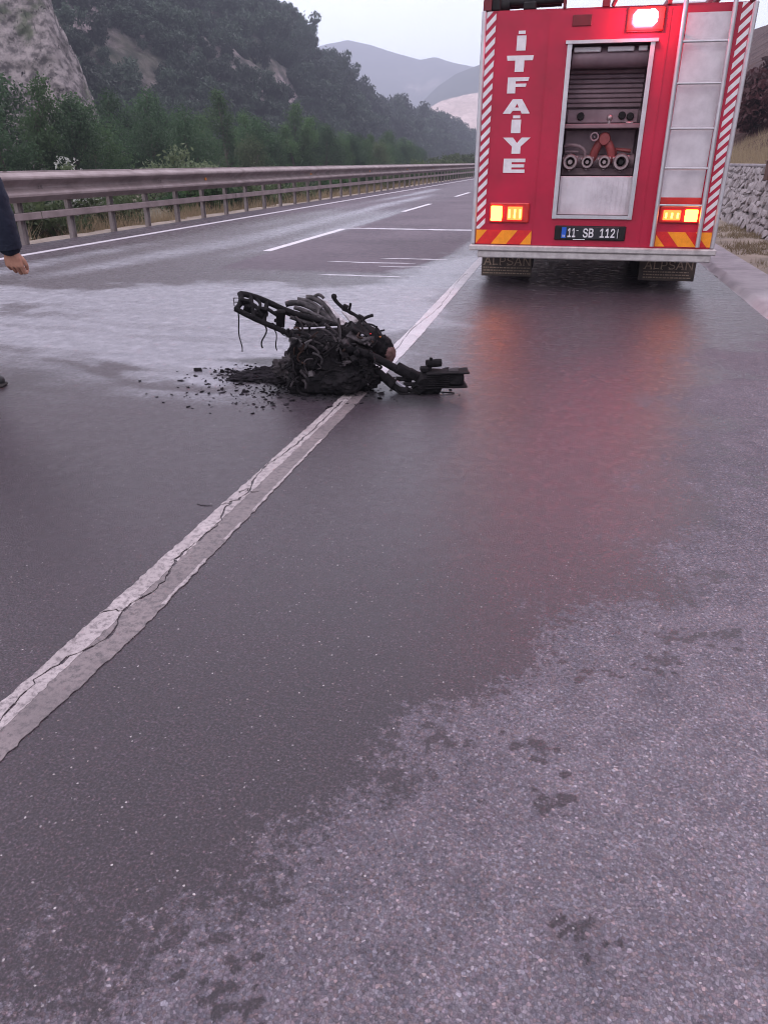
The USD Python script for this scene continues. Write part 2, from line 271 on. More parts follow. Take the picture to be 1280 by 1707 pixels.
# asphalt: vertex colour "mask" = (wet, film, soot)
def asphalt():
    N = {'g': ('geometry', {}), 'a': ('attribute', {'attribute': 'mask'}), 's': ('separate_color', {}),
         'v': ('voronoi_texture', {'scale': 165.0, 'feature': 'f1'}), 've': ('voronoi_texture', {'scale': 165.0, 'feature': 'distance_to_edge'}), 'ver': ('rgb_ramp', {'ramp': [(0, (.62, .61, .63)), (.10, (.96, .96, .96)), (1., (1.06, 1.06, 1.06))]}), 'vem': ('mix', {'mix_type': 'multiply', 'fac': 1.}), 'hue': ('rgb_ramp', {'ramp': [(0, (1.12, .98, .92)), (.3, (.95, .99, 1.06)), (.6, (1.0, 1.0, 1.0)), (.85, (1.04, .97, 1.03)), (1., (1.2, 1.0, .95))]}), 'hm': ('mix', {'mix_type': 'multiply', 'fac': 1.}), 'vs': ('separate_color', {}),
         'v2': ('voronoi_texture', {'scale': 75.0, 'feature': 'f1'}), 'cg': ('math', {'math_type': 'greater_than', 'value2': .88}), 'cl': ('math', {'math_type': 'less_than', 'value2': .46}), 'cla': ('math', {'math_type': 'multiply_add', 'value2': .55}), 'wetf': ('rgb_ramp', {'ramp': [(.32, (.25, .23, .25)), (.5, (.85, .83, .85)), (.62, (1.7, 1.6, 1.63)), (.72, (3.2, 2.95, 3.0))]}), 'wm': ('mix', {'mix_type': 'multiply', 'fac': 1.}), 'cm': ('math', {'math_type': 'multiply'}), 'crr': ('rgb_ramp', {'ramp': [(0, (.12, .107, .118)), (.45, (.22, .20, .205)), (.7, (.17, .12, .11)), (.9, (.30, .275, .275)), (1., (.42, .39, .39))]}), 'mc': ('mix', {}), 'f2': ('noise_texture', {'scale': 150.0, 'detail': 5, 'roughness': .7}), 'f2r': ('rgb_ramp', {'ramp': [(.3, (.55, .54, .56)), (.5, (.97, .97, .97)), (.7, (1.42, 1.4, 1.4))]}), 'v2s': ('separate_color', {}),
         'fine': ('noise_texture', {'scale': 240.0, 'detail': 3, 'roughness': .6}),
         'mid': ('noise_texture', {'scale': 9.0, 'detail': 6, 'roughness': .65}),
         'big': ('noise_texture', {'scale': .55, 'detail': 4, 'roughness': .55}),
         'edge': ('noise_texture', {'scale': 32.0, 'detail': 8, 'roughness': .78}),
         'agg': ('rgb_ramp', {'ramp': [(0, (.128, .118, .128)), (.4, (.166, .153, .165)), (.8, (.200, .184, .199)), (.94, (.24, .222, .237)), (1., (.35, .328, .337))]}),
         'tone': ('rgb_ramp', {'ramp': [(.3, (.80, .80, .82)), (.7, (1.18, 1.15, 1.16))]}),
         'tone2': ('rgb_ramp', {'ramp': [(.3, (.78, .79, .80)), (.7, (1.18, 1.16, 1.17))]}),
         'm1': ('mix', {'mix_type': 'multiply', 'fac': 1.}), 'm2': ('mix', {'mix_type': 'multiply', 'fac': 1.}), 'm3': ('mix', {'mix_type': 'multiply', 'fac': 1.}),
         'ec': ('math', {'math_type': 'subtract', 'value2': .5}), 'em': ('math', {'math_type': 'multiply', 'value2': 3.3}), 'wa': ('math', {'math_type': 'add'}),
         'w': ('map_range', {'range_type': 'smoothstep', 'from_min': .32, 'from_max': .74}),
         'fa': ('math', {'math_type': 'add'}), 'em2': ('math', {'math_type': 'multiply', 'value2': 1.1}), 'fm': ('map_range', {'range_type': 'smoothstep', 'from_min': .2, 'from_max': .85}),
         'sa': ('math', {'math_type': 'add'}), 'sm': ('map_range', {'range_type': 'smoothstep', 'from_min': .25, 'from_max': .8}),
         'wet': ('mix', {'mix_type': 'multiply', 'fac': 1., 'color2': (.215, .178, .20)}), 'mw': ('mix', {}),
         'filmc': ('rgb_ramp', {'ramp': [(.3, (.20, .204, .232)), (.7, (.36, .362, .40))]}), 'mf': ('mix', {}), 'dmp': ('map_range', {'from_min': -1.5, 'from_max': .5, 'to_min': 0., 'to_max': .42, 'clamp': True}), 'dmx': ('mix', {'mix_type': 'multiply', 'color2': (.55, .52, .55)}), 'ff': ('math', {'math_type': 'multiply', 'value2': .78}),
         'ms': ('mix', {'color2': (.016, .015, .017)}),
         'bh': ('math', {'math_type': 'multiply_add', 'value2': .55}), 'bs': ('map_range', {'from_min': 0., 'from_max': 1., 'to_min': .62, 'to_max': .34}),
         'b': ('bump', {'distance': .004}), 'cb': ('bump', {'distance': .0035, 'strength': .43}),
         'cn': ('noise_texture', {'scale': 95.0, 'detail': 5, 'roughness': .65}), 'ch': ('math', {'math_type': 'multiply_add', 'value2': .7}),
         'wf': ('math', {'math_type': 'maximum', 'use_clamp': True}), 'wf2': ('math', {'math_type': 'multiply', 'value2': .85}),
         'cr': ('map_range', {'from_min': .35, 'from_max': .65, 'to_min': .16, 'to_max': .32}),
         'p': ('principled_bsdf', {'roughness': .82, 'specular_ior_level': .2, 'coat_ior': 1.40})}
    L = [('a.color', 's.color')] + [('g.position', k + '.vector') for k in ('v', 've', 'v2', 'f2', 'fine', 'mid', 'big', 'edge', 'cn')]
    L += [('v.color', 'vs.color'), ('vs.r', 'agg.fac'), ('v2.color', 'v2s.color'), ('v2s.g', 'cg.value1'), ('fine.fac', 'cla.value1'), ('v2.distance', 'cla.value3'), ('cla.value', 'cl.value1'), ('cg.value', 'cm.value1'), ('cl.value', 'cm.value2'), ('cm.value', 'mc.fac'), ('v2s.r', 'crr.fac'), ('mw.color', 'mc.color1'), ('crr.color', 'mc.color2'), ('f2.fac', 'f2r.fac'), ('mid.fac', 'tone.fac'), ('big.fac', 'tone2.fac'),
          ('ve.distance', 'ver.fac'), ('agg.color', 'vem.color1'), ('ver.color', 'vem.color2'), ('vs.g', 'hue.fac'), ('vem.color', 'hm.color1'), ('hue.color', 'hm.color2'), ('hm.color', 'm1.color1'), ('tone.color', 'm1.color2'), ('m1.color', 'm2.color1'), ('tone2.color', 'm2.color2'), ('s.r', 'dmp.value'), ('dmp.result', 'dmx.fac'), ('m2.color', 'dmx.color1'), ('dmx.color', 'm3.color1'), ('f2r.color', 'm3.color2'),
          ('edge.fac', 'ec.value1'), ('ec.value', 'em.value1'), ('em.value', 'wa.value1'), ('s.r', 'wa.value2'), ('wa.value', 'w.value'),
          ('ec.value', 'em2.value1'), ('em2.value', 'fa.value1'), ('s.g', 'fa.value2'), ('fa.value', 'fm.value'), ('em2.value', 'sa.value1'), ('s.b', 'sa.value2'), ('sa.value', 'sm.value'),
          ('m3.color', 'wm.color1'), ('f2.fac', 'wetf.fac'), ('wetf.color', 'wm.color2'), ('wm.color', 'wet.color1'), ('w.result', 'mw.fac'), ('m3.color', 'mw.color1'), ('wet.color', 'mw.color2'),
          ('mid.fac', 'filmc.fac'), ('fm.result', 'ff.value1'), ('ff.value', 'mf.fac'), ('mc.color', 'mf.color1'), ('filmc.color', 'mf.color2'),
          ('sm.result', 'ms.fac'), ('mf.color', 'ms.color1'), ('ms.color', 'p.base_color'),
          ('v.distance', 'bh.value1'), ('fine.fac', 'bh.value3'), ('bh.value', 'b.height'), ('w.result', 'bs.value'), ('bs.result', 'b.strength'), ('b.normal', 'p.normal'),
          ('v.distance', 'ch.value1'), ('cn.fac', 'ch.value3'), ('ch.value', 'cb.height'), ('cb.normal', 'p.coat_normal'), ('fm.result', 'wf2.value1'), ('w.result', 'wf.value1'), ('wf2.value', 'wf.value2'), ('wf.value', 'p.coat_weight'),
          ('mid.fac', 'cr.value'), ('cr.result', 'p.coat_roughness')]
    return usdkit.material(stage, '/World/Looks/asphalt', N, L, surface='p.BSDF')
M['asphalt'] = asphalt()
def paintmat(name, c1, c2, worn, thr):
    return usdkit.material(stage, '/World/Looks/' + name, {
        'g': ('geometry', {}), 'n': ('noise_texture', {'scale': 48., 'detail': 9, 'roughness': .78}), 'l': ('noise_texture', {'scale': 5., 'detail': 3}),
        'r': ('rgb_ramp', {'ramp': [(.3, c1), (.7, c2)]}), 'k': ('map_range', {'range_type': 'smoothstep', 'from_min': thr, 'from_max': thr + .2}), 'm': ('mix', {'color2': worn}),
        'f': ('noise_texture', {'scale': 210., 'detail': 3}), 'b': ('bump', {'strength': .5, 'distance': .004}), 'p': ('principled_bsdf', {'roughness': .55, 'coat_weight': .15, 'coat_roughness': .3})},
        [('g.position', 'n.vector'), ('g.position', 'l.vector'), ('g.position', 'f.vector'), ('l.fac', 'r.fac'), ('n.fac', 'k.value'), ('k.result', 'm.fac'), ('r.color', 'm.color1'),
         ('m.color', 'p.base_color'), ('f.fac', 'b.height'), ('b.normal', 'p.normal')], surface='p.BSDF')
M['line'] = paintmat('line_paint', (.66, .64, .67), (.52, .50, .53), (.16, .145, .16), .60)
M['line_far'] = paintmat('dirty_white_paint', (.54, .52, .54), (.40, .38, .40), (.15, .135, .145), .50)
M['line_old'] = paintmat('worn_line_paint', (.42, .372, .37), (.30, .26, .26), (.13, .11, .114), .44)
M['line_dirty'] = paintmat('dirty_line_paint', (.20, .165, .165), (.135, .112, .114), (.07, .06, .063), .44)
M['crack'] = mat('crack_dark', (.012, .010, .012), (.02, .017, .02), 30, .95)  # near-black ribbon marking the crack
M['foam'] = mat('foam_streak', (.60, .59, .63), (.42, .41, .44), 20, .45)

# ---------------------------------------------------------------- road
SH = .022
def bend(v): v = np.asarray(v, float); return SH * v - np.where(v > 85, (v - 85) ** 2 * .0012, 0)
def rd(u, v, z=0.0): u, v = np.broadcast_arrays(np.asarray(u, float), np.asarray(v, float)); return np.stack([u + bend(v), v, np.broadcast_to(np.asarray(z, float), u.shape)], -1)
def grid(us, vs, zf=0.0):
    U, V = np.meshgrid(us, vs); Z = zf(U, V) if callable(zf) else np.full(U.shape, zf)
    P = rd(U, V, Z).reshape(-1, 3); n = len(us); i, j = np.meshgrid(np.arange(len(vs) - 1), np.arange(n - 1), indexing='ij'); a = (i * n + j).ravel()
    return P, quads(np.c_[a, a + 1, a + n + 1, a + n])
U_L, U_R = -8.75, 1.76
us = np.unique(np.r_[np.linspace(U_L, -4.5, 60), np.linspace(-4.5, -1.3, 70), np.linspace(-1.3, U_R, 205)])
vs = np.unique(np.r_[-6, -3, -1, np.linspace(0, 4, 267), np.linspace(4, 14, 200), np.geomspace(14, 60, 160), np.linspace(60, 260, 70)])
P, F = grid(us, vs)
def sdist(poly, X, Y):            # signed distance, positive inside
    prepare(poly); pts = shapely.points(X, Y); d = shapely.distance(poly.exterior, pts); return np.where(shapely.contains(poly, pts), d, -d)
X, Y = P[:, 0], P[:, 1]; Uc = X - bend(Y)
dry = Polygon([(.84, 3.98), (.82, 3.44), (.63, 2.8), (.47, 2.41), (.23, 1.94), (.12, 1.68), (-.2, 1.22), (-.37, .95), (-.56, .66), (-.85, .38), (-1.4, -.1), (4, -2), (4, 6.9), (1.9, 6.3), (1.2, 5.5), (.88, 4.8)])
film = Polygon([(-9, 7.4), (-5.84, 7.4), (-4.9, 7.2), (-3.84, 8.15), (-2.7, 8.2), (-1.9, 8.15), (-1.75, 9.4), (-1.2, 11.6), (-.86, 11.6), (-.98, 6.0), (-1.05, 4.9), (-1.6, 4.45), (-1.94, 4.0), (-2.36, 4.02), (-3.14, 4.45), (-3.8, 4.6), (-9, 4.4)])
film2 = Polygon([(-9, 7.2), (-6.1, 7.5), (-4.4, 10.6), (-3.9, 15.4), (-4.0, 22), (-5.4, 40), (-6.3, 40), (-6.4, 14), (-7.2, 10), (-9, 8)])
d_dry, d_film, d_f2 = sdist(dry, X, Y), sdist(film, X, Y), sdist(film2, X, Y)
fb = fbm(np.c_[X * 1.6, Y * 1.6, X * 0], 5, 3); fb2 = fbm(np.c_[X * 5, Y * 5, X * 0], 4, 8)
wet = .52 - d_dry / (.20 + .09 * np.clip(Y, .5, 4)) + (fb - .5) * 1.1 + (fb2 - .5) * 1.3
wet = np.clip(wet, -1.5, 1.35)
pr_ = np.random.default_rng(12)
for cx, cy in [(0.46, 1.91), (0.59, 1.93), (0.19, 1.7), (0.63, 2.3), (0.68, 2.86), (0.94, 3.2), (0.44, 2.11), (0.08, 1.37), (0.12, 1.2), (0.42, 1.76), (-0.16, 1.35), (-0.43, 0.69), (-0.38, 0.66), (-0.55, 0.76), (0.16, 0.91)]:       # small clusters of wet drips and prints on the dry part
    for k in range(16):
        ax, ay, rr_ = cx + pr_.normal(0, .026 + .008 * cy), cy + pr_.normal(0, .018 + .006 * cy), .007 + .010 * pr_.random() + .003 * cy
        near = (np.abs(X - ax) < .2) & (np.abs(Y - ay) < .2); wet[near] = np.maximum(wet[near], 1.9 * np.exp(-((X[near] - ax) / rr_) ** 2 - ((Y[near] - ay) / rr_) ** 2) - .75)
lane_dry = sstep(Y, 8.6, 9.6) * sstep(-1.35 - Uc, 0, .5) * (1 - sstep(-Uc, 4.3, 4.6)) * (1 - sstep(d_film, -.25, .1))
wet = wet * (1 - .85 * lane_dry)
wet = wet * (1 - .6 * sstep(-Uc, 6.8, 7.6)) * (1 - .75 * sstep(Y, 16, 24) * sstep(-Uc, 1.0, 1.6))
flm = np.clip(.5 + d_film / .7 + (fb - .5) * 1.3 + (fb2 - .5) * .8, 0, .95)
streak = .5 + .5 * np.sin(Uc * 5.2 + (fbm(np.c_[X * .4, Y * .12, X * 0], 3, 5) - .5) * 7)
f2 = np.clip(.5 + d_f2 / .8, 0, 1) * (.25 + .45 * streak)
flm = np.maximum(flm, f2)
flm = np.maximum(flm, np.clip(.62 * np.exp(-np.maximum(-d_film, 0) / .55) * (Y < 5.5) * (X < -1.0) + (fb2 - .5) * .3, 0, .62))  # lighter reflection of the wet lane below the foam, painted as pale film
wetedge = np.clip(1 - np.abs(d_film + .02) / .06, 0, 1) * (Y < 5) * (X > -3.4) * (X < -1.6)       # dark rim of the foam puddle
puddle = Polygon([(-3.3, 4.6), (-2.9, 4.25), (-2.5, 4.08), (-2.0, 4.0), (-2.3, 4.25), (-2.7, 4.45)]); d_p = sdist(puddle, X, Y)
flm = np.clip(flm - .6 * np.clip(.5 + d_p / .12, 0, 1) * sstep(fb2, .35, .6) - .35 * wetedge, 0, 1)
run = fbm(np.c_[X * .9 + .5 * Y, Y * 5.5, X * 0], 5, 31); flm *= 1 - .34 * sstep(run, .44, .62) * (1 - .4 * sstep(Y, 5.2, 6.5))
flm *= 1 - .55 * np.exp(-((X + 5.0) / 1.0) ** 2 - ((Y - 6.2) / .5) ** 2) * (fb2 > .47)
soot = 1.15 * np.exp(-((X + 1.25) / .48) ** 2 - ((Y - 4.2) / .30) ** 2) + .85 * np.exp(-((X + 1.75) / .32) ** 2 - ((Y - 4.75) / .16) ** 2) + .6 * np.exp(-((X + .62) / .28) ** 2 - ((Y - 4.02) / .16) ** 2)
soot += .45 * np.exp(-((X + 2.3) / .45) ** 2 - ((Y - 4.72) / .06) ** 2)
soot = np.clip(soot + .12 * (fb2 - .5), 0, 1)
road = top('road', (P, F), M['asphalt'], kind='structure', attr={'mask': np.c_[wet, flm, soot]})

def ribbon(pts_w, half, z, seed, jag=.3):     # jagged dark crack as a polygon
    p = spline(pts_w, 8); r = np.random.default_rng(seed); q = p + r.normal(0, .004, p.shape); q[0], q[-1] = p[0], p[-1]
    parts = [LineString([q[i], q[i + 1]]).buffer(max(.001, half * (.35 + 1.1 * r.random())), cap_style=2, join_style=2) for i in range(len(q) - 1)]
    return unary_union(parts)
crack_pts = [(-1.215, 1.05), (-1.222, 1.18), (-1.232, 1.33), (-1.215, 1.43), (-1.15, 1.57), (-1.185, 1.69), (-1.15, 1.80), (-1.17, 2.04), (-1.145, 2.33), (-1.17, 2.50), (-1.14, 2.59), (-1.16, 2.72), (-1.128, 3.17), (-1.12, 3.26), (-1.10, 3.65), (-1.09, 3.95)]
crackp = unary_union([ribbon(crack_pts, .0042, 0, 1), ribbon([(-1.25, 1.66), (-1.22, 1.685), (-1.185, 1.69)], .0026, 0, 2), ribbon([(-1.24, 2.46), (-1.205, 2.475), (-1.17, 2.5)], .003, 0, 3),
                      ribbon([(-1.2, 3.25), (-1.16, 3.25), (-1.12, 3.26)], .003, 0, 4), ribbon([(-1.17, 2.6), (-1.15, 2.64), (-1.13, 2.62), (-1.10, 2.63)], .003, 0, 6),
                      ribbon([(-1.07, 4.9), (-1.04, 5.4), (-1.05, 6.0), (-1.0, 6.6), (-.99, 8.0), (-.97, 9.5)], .004, 0, 5)])
def jag_edge(v, base, amp, seed): return base + amp * (fbm(np.c_[v * 45, v * 0 + seed, v * 0], 4, seed) - .5) * 2
vv = np.r_[np.arange(-.4, 4.1, .012), np.arange(4.1, 12, .05), np.arange(12, 62, .5)]
le = np.interp(vv, [-1, 1.24, 2.14, 3.93, 6.1, 10.5, 62], [-1.32, -1.265, -1.217, -1.125, -1.062, -.995, .02])
mi = np.interp(vv, [-1, 1.24, 2.14, 3.93, 6.1, 10.5, 62], [-1.24, -1.195, -1.155, -1.06, -1.0, -.93, .085])
ri = np.interp(vv, [-1, 1.05, 1.58, 3.96, 5.77, 10.4, 62], [-1.16, -1.135, -1.08, -.995, -.945, -.895, .12])
a_, b_, c_ = jag_edge(vv, le, .007, 1), jag_edge(vv, mi, .008, 2), jag_edge(vv, ri, .007, 3)
west = Polygon(np.r_[np.c_[a_, vv], np.c_[b_, vv][::-1]]).buffer(0).difference(crackp)
east = Polygon(np.r_[np.c_[b_ + .0015, vv], np.c_[c_, vv][::-1]]).buffer(0).difference(crackp)
scratch = Polygon(np.r_[np.c_[jag_edge(vv, ri - .013, .004, 7), vv], np.c_[c_ - .002, vv][::-1]]).buffer(0)
scratch = scratch.intersection(sbox(-3, 1.75, 3, 2.05).union(sbox(-3, 2.2, 3, 2.34)).union(sbox(-3, 2.45, 3, 3.3)))
ln = Thing('lane_marking', kind='structure')
near_, far_ = sbox(-3, -1, 1, 4.35), sbox(-3, 4.352, 3, 70)
ln.part('paint_strip', flat(west.intersection(near_), .001, .0022), M['line_old']); ln.part('paint_strip', flat(east.difference(scratch).intersection(near_), .001, .0022), M['line_dirty'], label='dirtier brownish strip of the worn line')
ln.part('paint_strip', flat(west.union(east).buffer(.003).difference(crackp).intersection(far_), .001, .0022), M['line_far'], label='cleaner white far stretch of the line')
ln.part('paint_strip', flat(scratch, .001, .0026), M['line_old'])
ck = unary_union([ribbon([(-1.30, 2.463), (-1.28, 2.46), (-1.235, 2.462)], .0016, 0, 11)])
child(road, 'crack', flat(ck, .0005, .0015), M['crack'])
def line_poly(u0, u1, v0, v1, seed, amp=.006, st=.1):
    v = np.arange(v0, v1 + 1e-6, st); L, R = jag_edge(v, u0, amp, seed) + bend(v), jag_edge(v, u1, amp, seed + 50) + bend(v)
    return Polygon(np.r_[np.c_[L, v], np.c_[R, v][::-1]]).buffer(0)
Thing('edge_line', kind='structure').part('paint_strip', flat(line_poly(-7.87, -7.74, -5, 180, 21, .004, .5), .001, .004), M['line'])
for i, v0 in enumerate([.3, 11.3, 21.4, 31.3, 41.3, 51.3, 61.3]):
    Thing('lane_dash', kind='structure').part('paint_strip', flat(line_poly(-4.58, -4.45, v0, v0 + 4.25, 30 + i), .001, .004), M['line'])
# pale foam streaks lying across the lane
def streakp(x0, x1, y, seed, w=.03):
    x = np.arange(x0, x1, .04); t = (x - x0) / (x1 - x0); wob = (fbm(np.c_[x * 2.5, x * 0 + seed, x * 0], 4, seed) - .5) * .12
    h = w * (.35 + 1.0 * fbm(np.c_[x * 6, x * 0, x * 0 + seed], 3, seed)) * np.minimum(1, np.minimum(t, 1 - t) * 8 + .05)
    return Polygon(np.r_[np.c_[x, y + wob + h], np.c_[x, y + wob - h][::-1]]).buffer(0)
for k, a in enumerate([(-4.25, -1.1, 15.75, 1, .11), (-3.0, -1.75, 10.25, 2, .035), (-2.35, -1.35, 10.75, 3, .04), (-2.75, -1.62, 8.95, 4, .045), (-2.2, -1.5, 9.9, 5, .03)]):
    top('foam_streak', flat(streakp(*a), .001, .002), M['foam'], kind='stuff', label='thin pale foam streaks drying across the lane')

# gutter, verge and ground on the right; shoulder and ground on the left
vg = np.r_[np.arange(-6, 30, .25), np.arange(30, 181, 3.)]
def gut(U, V): return np.where(U < 1.80, -.03, .012 + .01 * fbm(np.c_[U.ravel() * 3, V.ravel() * 3, U.ravel() * 0], 3, 2).reshape(U.shape))
gu = np.r_[1.745, 1.79, 1.83, 1.95, 2.1, 2.25, 2.34, 2.38]
Pg, Fg = grid(gu, vg, gut); jit = (fbm(np.c_[Pg[:, 0] * 0, Pg[:, 1] * 3.5, Pg[:, 0] * 0], 4, 9) - .5) * .12
Pg[:, 0] += np.where(np.arange(len(Pg)) % len(gu) < 3, jit + .03, 0)
top('gutter', (Pg, Fg), M['concrete'], kind='structure', smooth=True)
def fieldz(U, V, s, a, sd): return a * (fbm(np.c_[U.ravel() * s, V.ravel() * s, U.ravel() * 0], 4, sd).reshape(U.shape) - .5)
def vergez(U, V): return np.interp(U, [2.3, 2.45, 3.0, 3.6], [-.02, .01, .03, .05]) + fieldz(U, V, 1.5, .08, 4) * (U > 2.4)
top('right_verge', grid(np.linspace(2.34, 3.6, 14), vg, vergez), M['verge'], kind='structure', smooth=True)
def leftz(U, V): return np.interp(U, [-14, -11, -9.6, -9.2, -8.7], [-.9, -.35, -.06, -.02, -.02]) + fieldz(U, V, .8, .12, 6) * (U < -9)
top('left_verge', grid(np.r_[-9.75, -9.6, -9.4, -9.2, -9.0, -8.8, -8.70], vg, leftz), M['pale_grit'], kind='structure', smooth=True)
top('left_bank', grid(np.linspace(-14, -9.75, 12), vg, leftz), M['ground'], kind='structure', smooth=True)
gx = np.r_[-2500, -1200, -600, -300, -150, -80, -40, -20, -13.5, 12, 40, 150, 600, 1500, 2500]
gy = np.r_[-800, -300, -100, -40, 0, 40, 100, 200, 400, 900, 1600, 2600]
GX, GY = np.meshgrid(gx, gy); gi, gj = np.meshgrid(np.arange(len(gy) - 1), np.arange(len(gx) - 1), indexing='ij'); ga = (gi * len(gx) + gj).ravel(); n_ = len(gx)
top('ground', (np.c_[GX.ravel(), GY.ravel(), np.full(GX.size, -1.0)], quads(np.c_[ga, ga + 1, ga + n_ + 1, ga + n_])), M['ground'], kind='structure')

# ---------------------------------------------------------------- hills
def ridge(name, crest, reach_front, reach_back, m, base=-1.5, nx=220, nt=70, amp=4.0, freq=.03, seed=1, shape=1.0, crest_amp=.3, rg=0.0):
    c = np.asarray(crest, float); s = np.r_[0, np.cumsum(np.hypot(*np.diff(c[:, :2], axis=0).T))]; ss = np.linspace(0, s[-1], nx)
    cx, cy, cz = (np.interp(ss, s, c[:, k]) for k in range(3))
    t = np.linspace(-1, 1, nt)
    T, I = np.meshgrid(t, np.arange(nx), indexing='ij')
    r = np.hypot(cx, cy)[I]; ux, uy = (cx / np.hypot(cx, cy))[I], (cy / np.hypot(cx, cy))[I]
    off = np.where(T < 0, T * reach_front, T * reach_back)
    Xp, Yp = cx[I] + ux * off, cy[I] + uy * off
    h = (1 - np.abs(T)) ** shape
    Zp = base + (cz[I] - base) * h
    q = np.c_[Xp.ravel() * freq, Yp.ravel() * freq, Zp.ravel() * freq]
    d = (fbm(q, 6, seed).reshape(T.shape) - .5) * 2 * amp
    if name == 'rock_cliff': d -= 1.6 * np.exp(-np.abs(fbm(np.c_[q[:, 0] * 2.6, q[:, 1] * 2.6, q[:, 2] * 1.2] + 3, 4, seed + 9).reshape(T.shape) - .5) / .018) + 1.0 * np.exp(-np.abs(fbm(q * 5.5 + 11, 3, seed + 15).reshape(T.shape) - .5) / .02)
    if rg: d += rg * (np.abs(fbm(q * 2.3 + 7, 5, seed + 5).reshape(T.shape) - .5) * -4 + .5)
    win = np.minimum(1, (1 - np.abs(T)) * 4) * (crest_amp + (1 - crest_amp) * np.minimum(1, np.abs(T) * 6))
    Zp = Zp + d * win * np.minimum(1, (cz[I] - base) / 12 + .15)
    Xp = Xp + d * win * .6 * ux; Yp = Yp + d * win * .6 * uy
    a = (np.arange(nt - 1)[:, None] * nx + np.arange(nx - 1)[None]).ravel()
    V = np.c_[Xp.ravel(), Yp.ravel(), Zp.ravel()]; Fq = quads(np.c_[a, a + 1, a + nx + 1, a + nx])
    top(name, (V, Fq), m, kind='structure', smooth=True)
    return V.reshape(nt, nx, 3), t
hill_c = [(-165, 95, 66), (-145.6, 137.1, 63.1), (-131.2, 151.0, 59.9), (-115.5, 169.4, 55.6), (-104.4, 182.2, 50.4), (-92.5, 199.6, 44.9), (-84.9, 209.5, 41.0), (-80.3, 217.7, 38.0), (-77.3, 227.2, 34.8), (-75.7, 243.5, 31.0), (-73.2, 259.9, 27.0), (-73.1, 275.5, 22.9), (-73.7, 301.1, 19.6), (-71.3, 332.4, 18.2), (-66.2, 374.2, 16.8), (-62.5, 425.4, 15.5), (-54.4, 497.0, 10.6), (-34.6, 599.0, 3.8)]
HV, HT = ridge('left_hill', hill_c, 95, 120, M['hill'], nx=420, nt=150, amp=5.0, freq=.035, seed=4, shape=.85, crest_amp=.12, rg=3.5)
cl_c = [(-82, 47, 27), (-66.6, 63.5, 25.6), (-58.5, 68.4, 22.3), (-50.4, 72.1, 19.5), (-47.2, 71.9, 16.9), (-46.1, 71.4, 14.3), (-45.0, 70.9, 11.5), (-43.8, 70.5, 8.7), (-42.7, 70.0, 6.4), (-41.8, 69.4, 4.7), (-40.0, 68.8, -1.2)]
ridge('rock_cliff', cl_c, 11, 26, M['cliff'], nx=420, nt=240, amp=2.4, freq=.14, seed=12, shape=.62, crest_amp=.7, rg=3.6)
ridge('far_mountain', [(-1100, 1500, 60), (-739.5, 1530.8, 106.3), (-629.4, 1579.2, 151.4), (-479.1, 1578.9, 196.0), (-445.3, 1578.4, 206.7), (-407.6, 1578.2, 209.5), (-361.6, 1579.1, 199.8), (-313.5, 1569.0, 184.1), (-269.4, 1577.2, 174.4), (-240.4, 1571.7, 177.0), (-200.4, 1567.2, 166.1), (-155.3, 1562.3, 156.1), (-43.7, 1549.4, 117.2), (164.4, 1491.0, 64.8), (354.9, 1457.4, 26.7)], 420, 500, M['farmt'], amp=16, freq=.007, seed=3, crest_amp=.15, rg=10)
ridge('wooded_ridge', [(-241.1, 1124.5, 34.1), (-200.5, 1132.4, 65.7), (-168.9, 1137.5, 94.2), (-145.4, 1140.8, 108.8), (-114.1, 1144.3, 119.5), (-51.8, 1148.8, 128.8), (43.0, 1149.2, 106.5), (198.4, 1132.7, 48.8)], 230, 260, M['farmt'], amp=9, freq=.012, seed=6, crest_amp=.2)
ridge('quarry_slope', [(-235, 722, 12), (-212.7, 729.6, 27.8), (-186.0, 736.9, 40.0), (-170.0, 740.8, 45.8), (-156.0, 754.0, 42.0), (-130.4, 769.0, 42.5), (-112.8, 781.9, 52.4), (-94.7, 794.4, 57.9), (-78.1, 796.2, 60.7), (-23.0, 799.7, 65.9), (60.1, 797.7, 45.2), (141.5, 787.4, 15.2)], 170, 200, M['quarry'], amp=3.5, freq=.02, seed=8, crest_amp=.3, rg=2.)
# bank above the retaining wall on the right
def bankz(U, V):
    return np.interp(U, [3.62, 3.9, 5.2, 8, 16, 40, 70], [1.16, 1.2, 1.5, 3.0, 9.0, 24, 30]) + fieldz(U, V, .35, 1.5, 14) * sstep(U, 4.2, 8)
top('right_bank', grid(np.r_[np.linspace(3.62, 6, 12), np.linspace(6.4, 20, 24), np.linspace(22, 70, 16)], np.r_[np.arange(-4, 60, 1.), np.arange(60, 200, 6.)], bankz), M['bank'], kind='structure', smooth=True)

# ---------------------------------------------------------------- foliage
def leaves(centers, radii, n, size, seed, squash=1.0, shell=.55):
    r = np.random.default_rng(seed); c = np.asarray(centers, float); R = np.asarray(radii, float)
    k = r.choice(len(c), n, p=R ** 2 / (R ** 2).sum()); d = r.normal(size=(n, 3)); d /= np.linalg.norm(d, axis=1, keepdims=True)
    p = c[k] + d * (R[k] * (shell + (1 - shell) * r.random(n)) * (1 + .18 * r.normal(size=n)))[:, None] * [1, 1, squash]
    a = r.normal(size=(n, 3)) + d * .3; a /= np.linalg.norm(a, axis=1, keepdims=True); b = np.cross(a, r.normal(size=(n, 3))); b /= np.linalg.norm(b, axis=1, keepdims=True) + 1e-9
    s = (size * (.55 + .9 * r.random(n)))[:, None]
    V = np.stack([p - a * s, p + b * s * .5, p + a * s, p - b * s * .5], 1).reshape(-1, 3); i = np.arange(n) * 4
    return trimesh.Trimesh(V, quads(np.c_[i, i + 1, i + 2, i + 3]), process=False)
